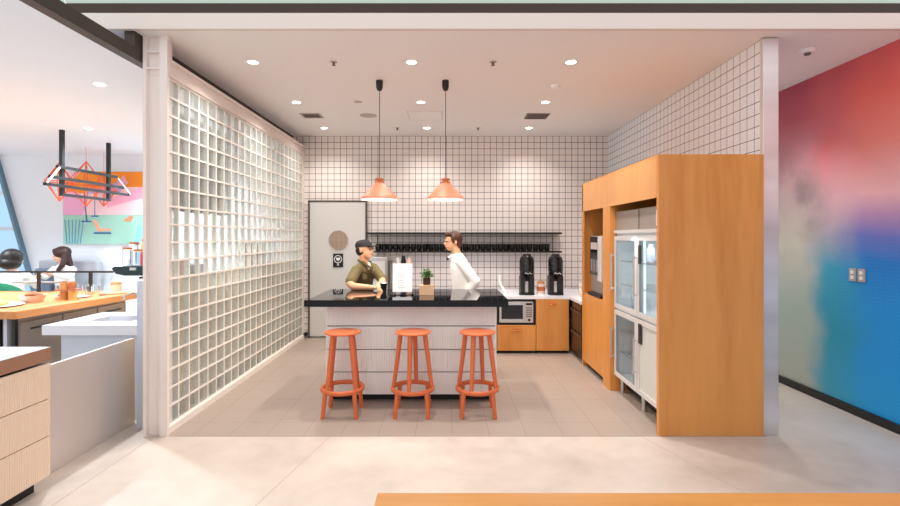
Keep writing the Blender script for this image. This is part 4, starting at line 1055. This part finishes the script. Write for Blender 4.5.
ap('painted_orange_field', [(-6.42, 2.34), (-5.74, 2.34), (-5.74, 2.5), (-6.42, 2.6)], S(250, 150, 40), .002)
ap('painted_pink_hill', [(AX0, zs), (-6.12, zs), (-6.05, 2.2), (-6.2, 2.36), (AX0, 2.38)], S(242, 176, 214), .003)
ap('painted_parasol', [(-6.12, 2.34), (-5.98, 2.42), (-5.7, 2.45), (-5.45, 2.60), (-5.40, 2.52), (-5.52, 2.34)], S(206, 176, 230), .004)
ap('painted_parasol', [(-5.56, 2.5), (-5.44, 2.65), (-5.36, 2.52), (-5.46, 2.44)], S(244, 176, 206), .005)
ap('painted_pole', [(-6.11, 2.34), (-6.095, 2.34), (-6.05, 1.88), (-6.07, 1.88)], S(70, 110, 150), .004)
ap('painted_pole', [(-5.93, 2.34), (-5.92, 2.34), (-5.915, 1.96), (-5.93, 1.96)], S(110, 140, 180), .004)
ap('painted_base', [(-6.15, 1.86), (-5.98, 1.86), (-5.98, 1.88), (-6.15, 1.88)], S(50, 110, 170), .005)
ap('painted_base', [(-5.98, 1.95), (-5.86, 1.95), (-5.86, 1.97), (-5.98, 1.97)], S(50, 110, 170), .005)
ap('painted_deck_chair', [(-5.96, 1.90), (-5.90, 1.88), (-5.83, 1.75), (-5.64, 1.75), (-5.64, 1.72), (-5.87, 1.70)], S(250, 176, 150), .004)
ap('painted_deck_chair', [(-5.95, 1.66), (-5.64, 1.66), (-5.66, 1.69), (-5.93, 1.69)], S(60, 110, 160), .004)
ap('painted_deck_chair', [(-5.45, 1.88), (-5.32, 1.97), (-5.27, 1.95), (-5.31, 1.88)], S(244, 150, 110), .004)
for k in range(6):
    xx = -6.40+k*.045; ap('painted_reed', [(xx, 1.5), (xx+.012, 1.5), (xx+.03*(k-2)*.6+.008, 1.9), (xx+.03*(k-2)*.6, 1.9)], S(80, 150, 200), .003)
ap('painted_pool', [(-5.28, 1.50), (-5.02, 1.50), (-5.02, 1.80), (-5.2, 1.78)], S(140, 200, 230), .003)
# banquette, table, chair
t = thing('banquette', (-6.1, 8.0, 0), 'pale grey upholstered banquette along the cafe wall', 'bench')
MB().box(-6.76, -5.78, 8.12, 8.25, .62, 1.22).build('backrest', 'grey_fabric', t, bevel=.03)
MB().box(-6.76, -5.78, 7.72, 8.118, .5, .62).build('seat', 'grey_fabric', t, bevel=.03)
MB().box(-6.74, -5.80, 7.76, 8.25, 0, .5).build('base', 'taupe', t)
o = MB().box(-6.72, -6.42+.0, 7.96, 8.06, .63, 1.10, rot=Matrix.Rotation(-.12, 3, 'X')).build('cushion', mat('slate', S(110, 124, 148), .8), origin=(-6.57, 8.05, .63), bevel=.04)
tag(o, 'slate blue cushion on the left part of the grey banquette', 'cushion')
t = thing('cafe_table', (-5.85, 7.12, 0), 'brown topped cafe table between the two seated women', 'table')
MB().box(-6.25, -5.45, 6.95, 7.30, .745, .775).build('tabletop', 'bread', t)
MB().cone((-5.85, 7.12, .02), (-5.85, 7.12, .745), .03).build('pole', 'black', t)
MB().cone((-5.85, 7.12, 0), (-5.85, 7.12, .02), .16).build('base', 'black', t)
def high_chair(x, y, F, m_, lb, backh):
    F = Vector(F).normalized(); a = math.atan2(F.y, F.x); R3 = Matrix.Rotation(a, 3, 'Z')
    t = thing('bar_chair', (x, y, 0), lb, 'chair')
    P0 = V(x, y, 0)
    q = lambda f, s_, z: P0+R3 @ V(f, s_, 0)+V(0, 0, z)
    MB().loft([(q(0, 0, .44), R3 @ V(.20, 0, 0), R3 @ V(0, .20, 0)), (q(0, 0, .475), R3 @ V(.20, 0, 0), R3 @ V(0, .20, 0))], n=24).build('seat', m_, t, smooth=True)
    b = MB(); n_ = 14; rg = []
    for k in range(n_+1):
        an = PI/2+.25+(PI-.5)*k/n_
        zt_ = .475+(backh-.475)*(.35+.65*math.sin(PI*k/n_)**.3)
        rg.append([b.bm.verts.new(q(math.cos(an)*r_, math.sin(an)*r_, zz_)) for r_, zz_ in ((.215, .46), (.245, .46), (.26, zt_), (.23, zt_))])
    for A, B in zip(rg, rg[1:]):
        for k in range(4): b._f([A[k], A[(k+1) % 4], B[(k+1) % 4], B[k]])
    b._f(rg[0]); b._f(rg[-1][::-1]); b.build('backrest', m_, t, smooth=True)
    for sf in (-1, 1):
        for ss in (-1, 1): MB().cone(q(sf*.17, ss*.17, 0), q(sf*.13, ss*.13, .44), .014).build('leg', 'black', t, smooth=True)
high_chair(-5.60, 6.28, (-.2, 1, 0), 'green_fabric', 'green round-backed chair of the woman with the black bob', 1.04)

# ------------------------------------------------------------------ light
w = bpy.data.worlds.new('world'); scn.world = w; w.use_nodes = True; nt = w.node_tree
bg = nt.nodes['Background']; tc = N(nt, 'ShaderNodeTexCoord'); sp = N(nt, 'ShaderNodeSeparateXYZ'); nt.links.new(tc.outputs['Generated'], sp.inputs[0])
c = ramp(nt, math_(nt, 'ADD', math_(nt, 'MULTIPLY', sp.outputs[2], .5), .5), [(.0, (.80, .74, .70, 1)), (.48, (.90, .90, .92, 1)), (.6, (.88, .93, 1, 1)), (1, (1, .97, .94, 1))])
nt.links.new(c, bg.inputs[0]); bg.inputs[1].default_value = .84
vs = scn.view_settings
vs.view_transform = 'Standard'; vs.look = 'None'; vs.gamma = 1; vs.use_curve_mapping = False
vs.exposure = 0.6
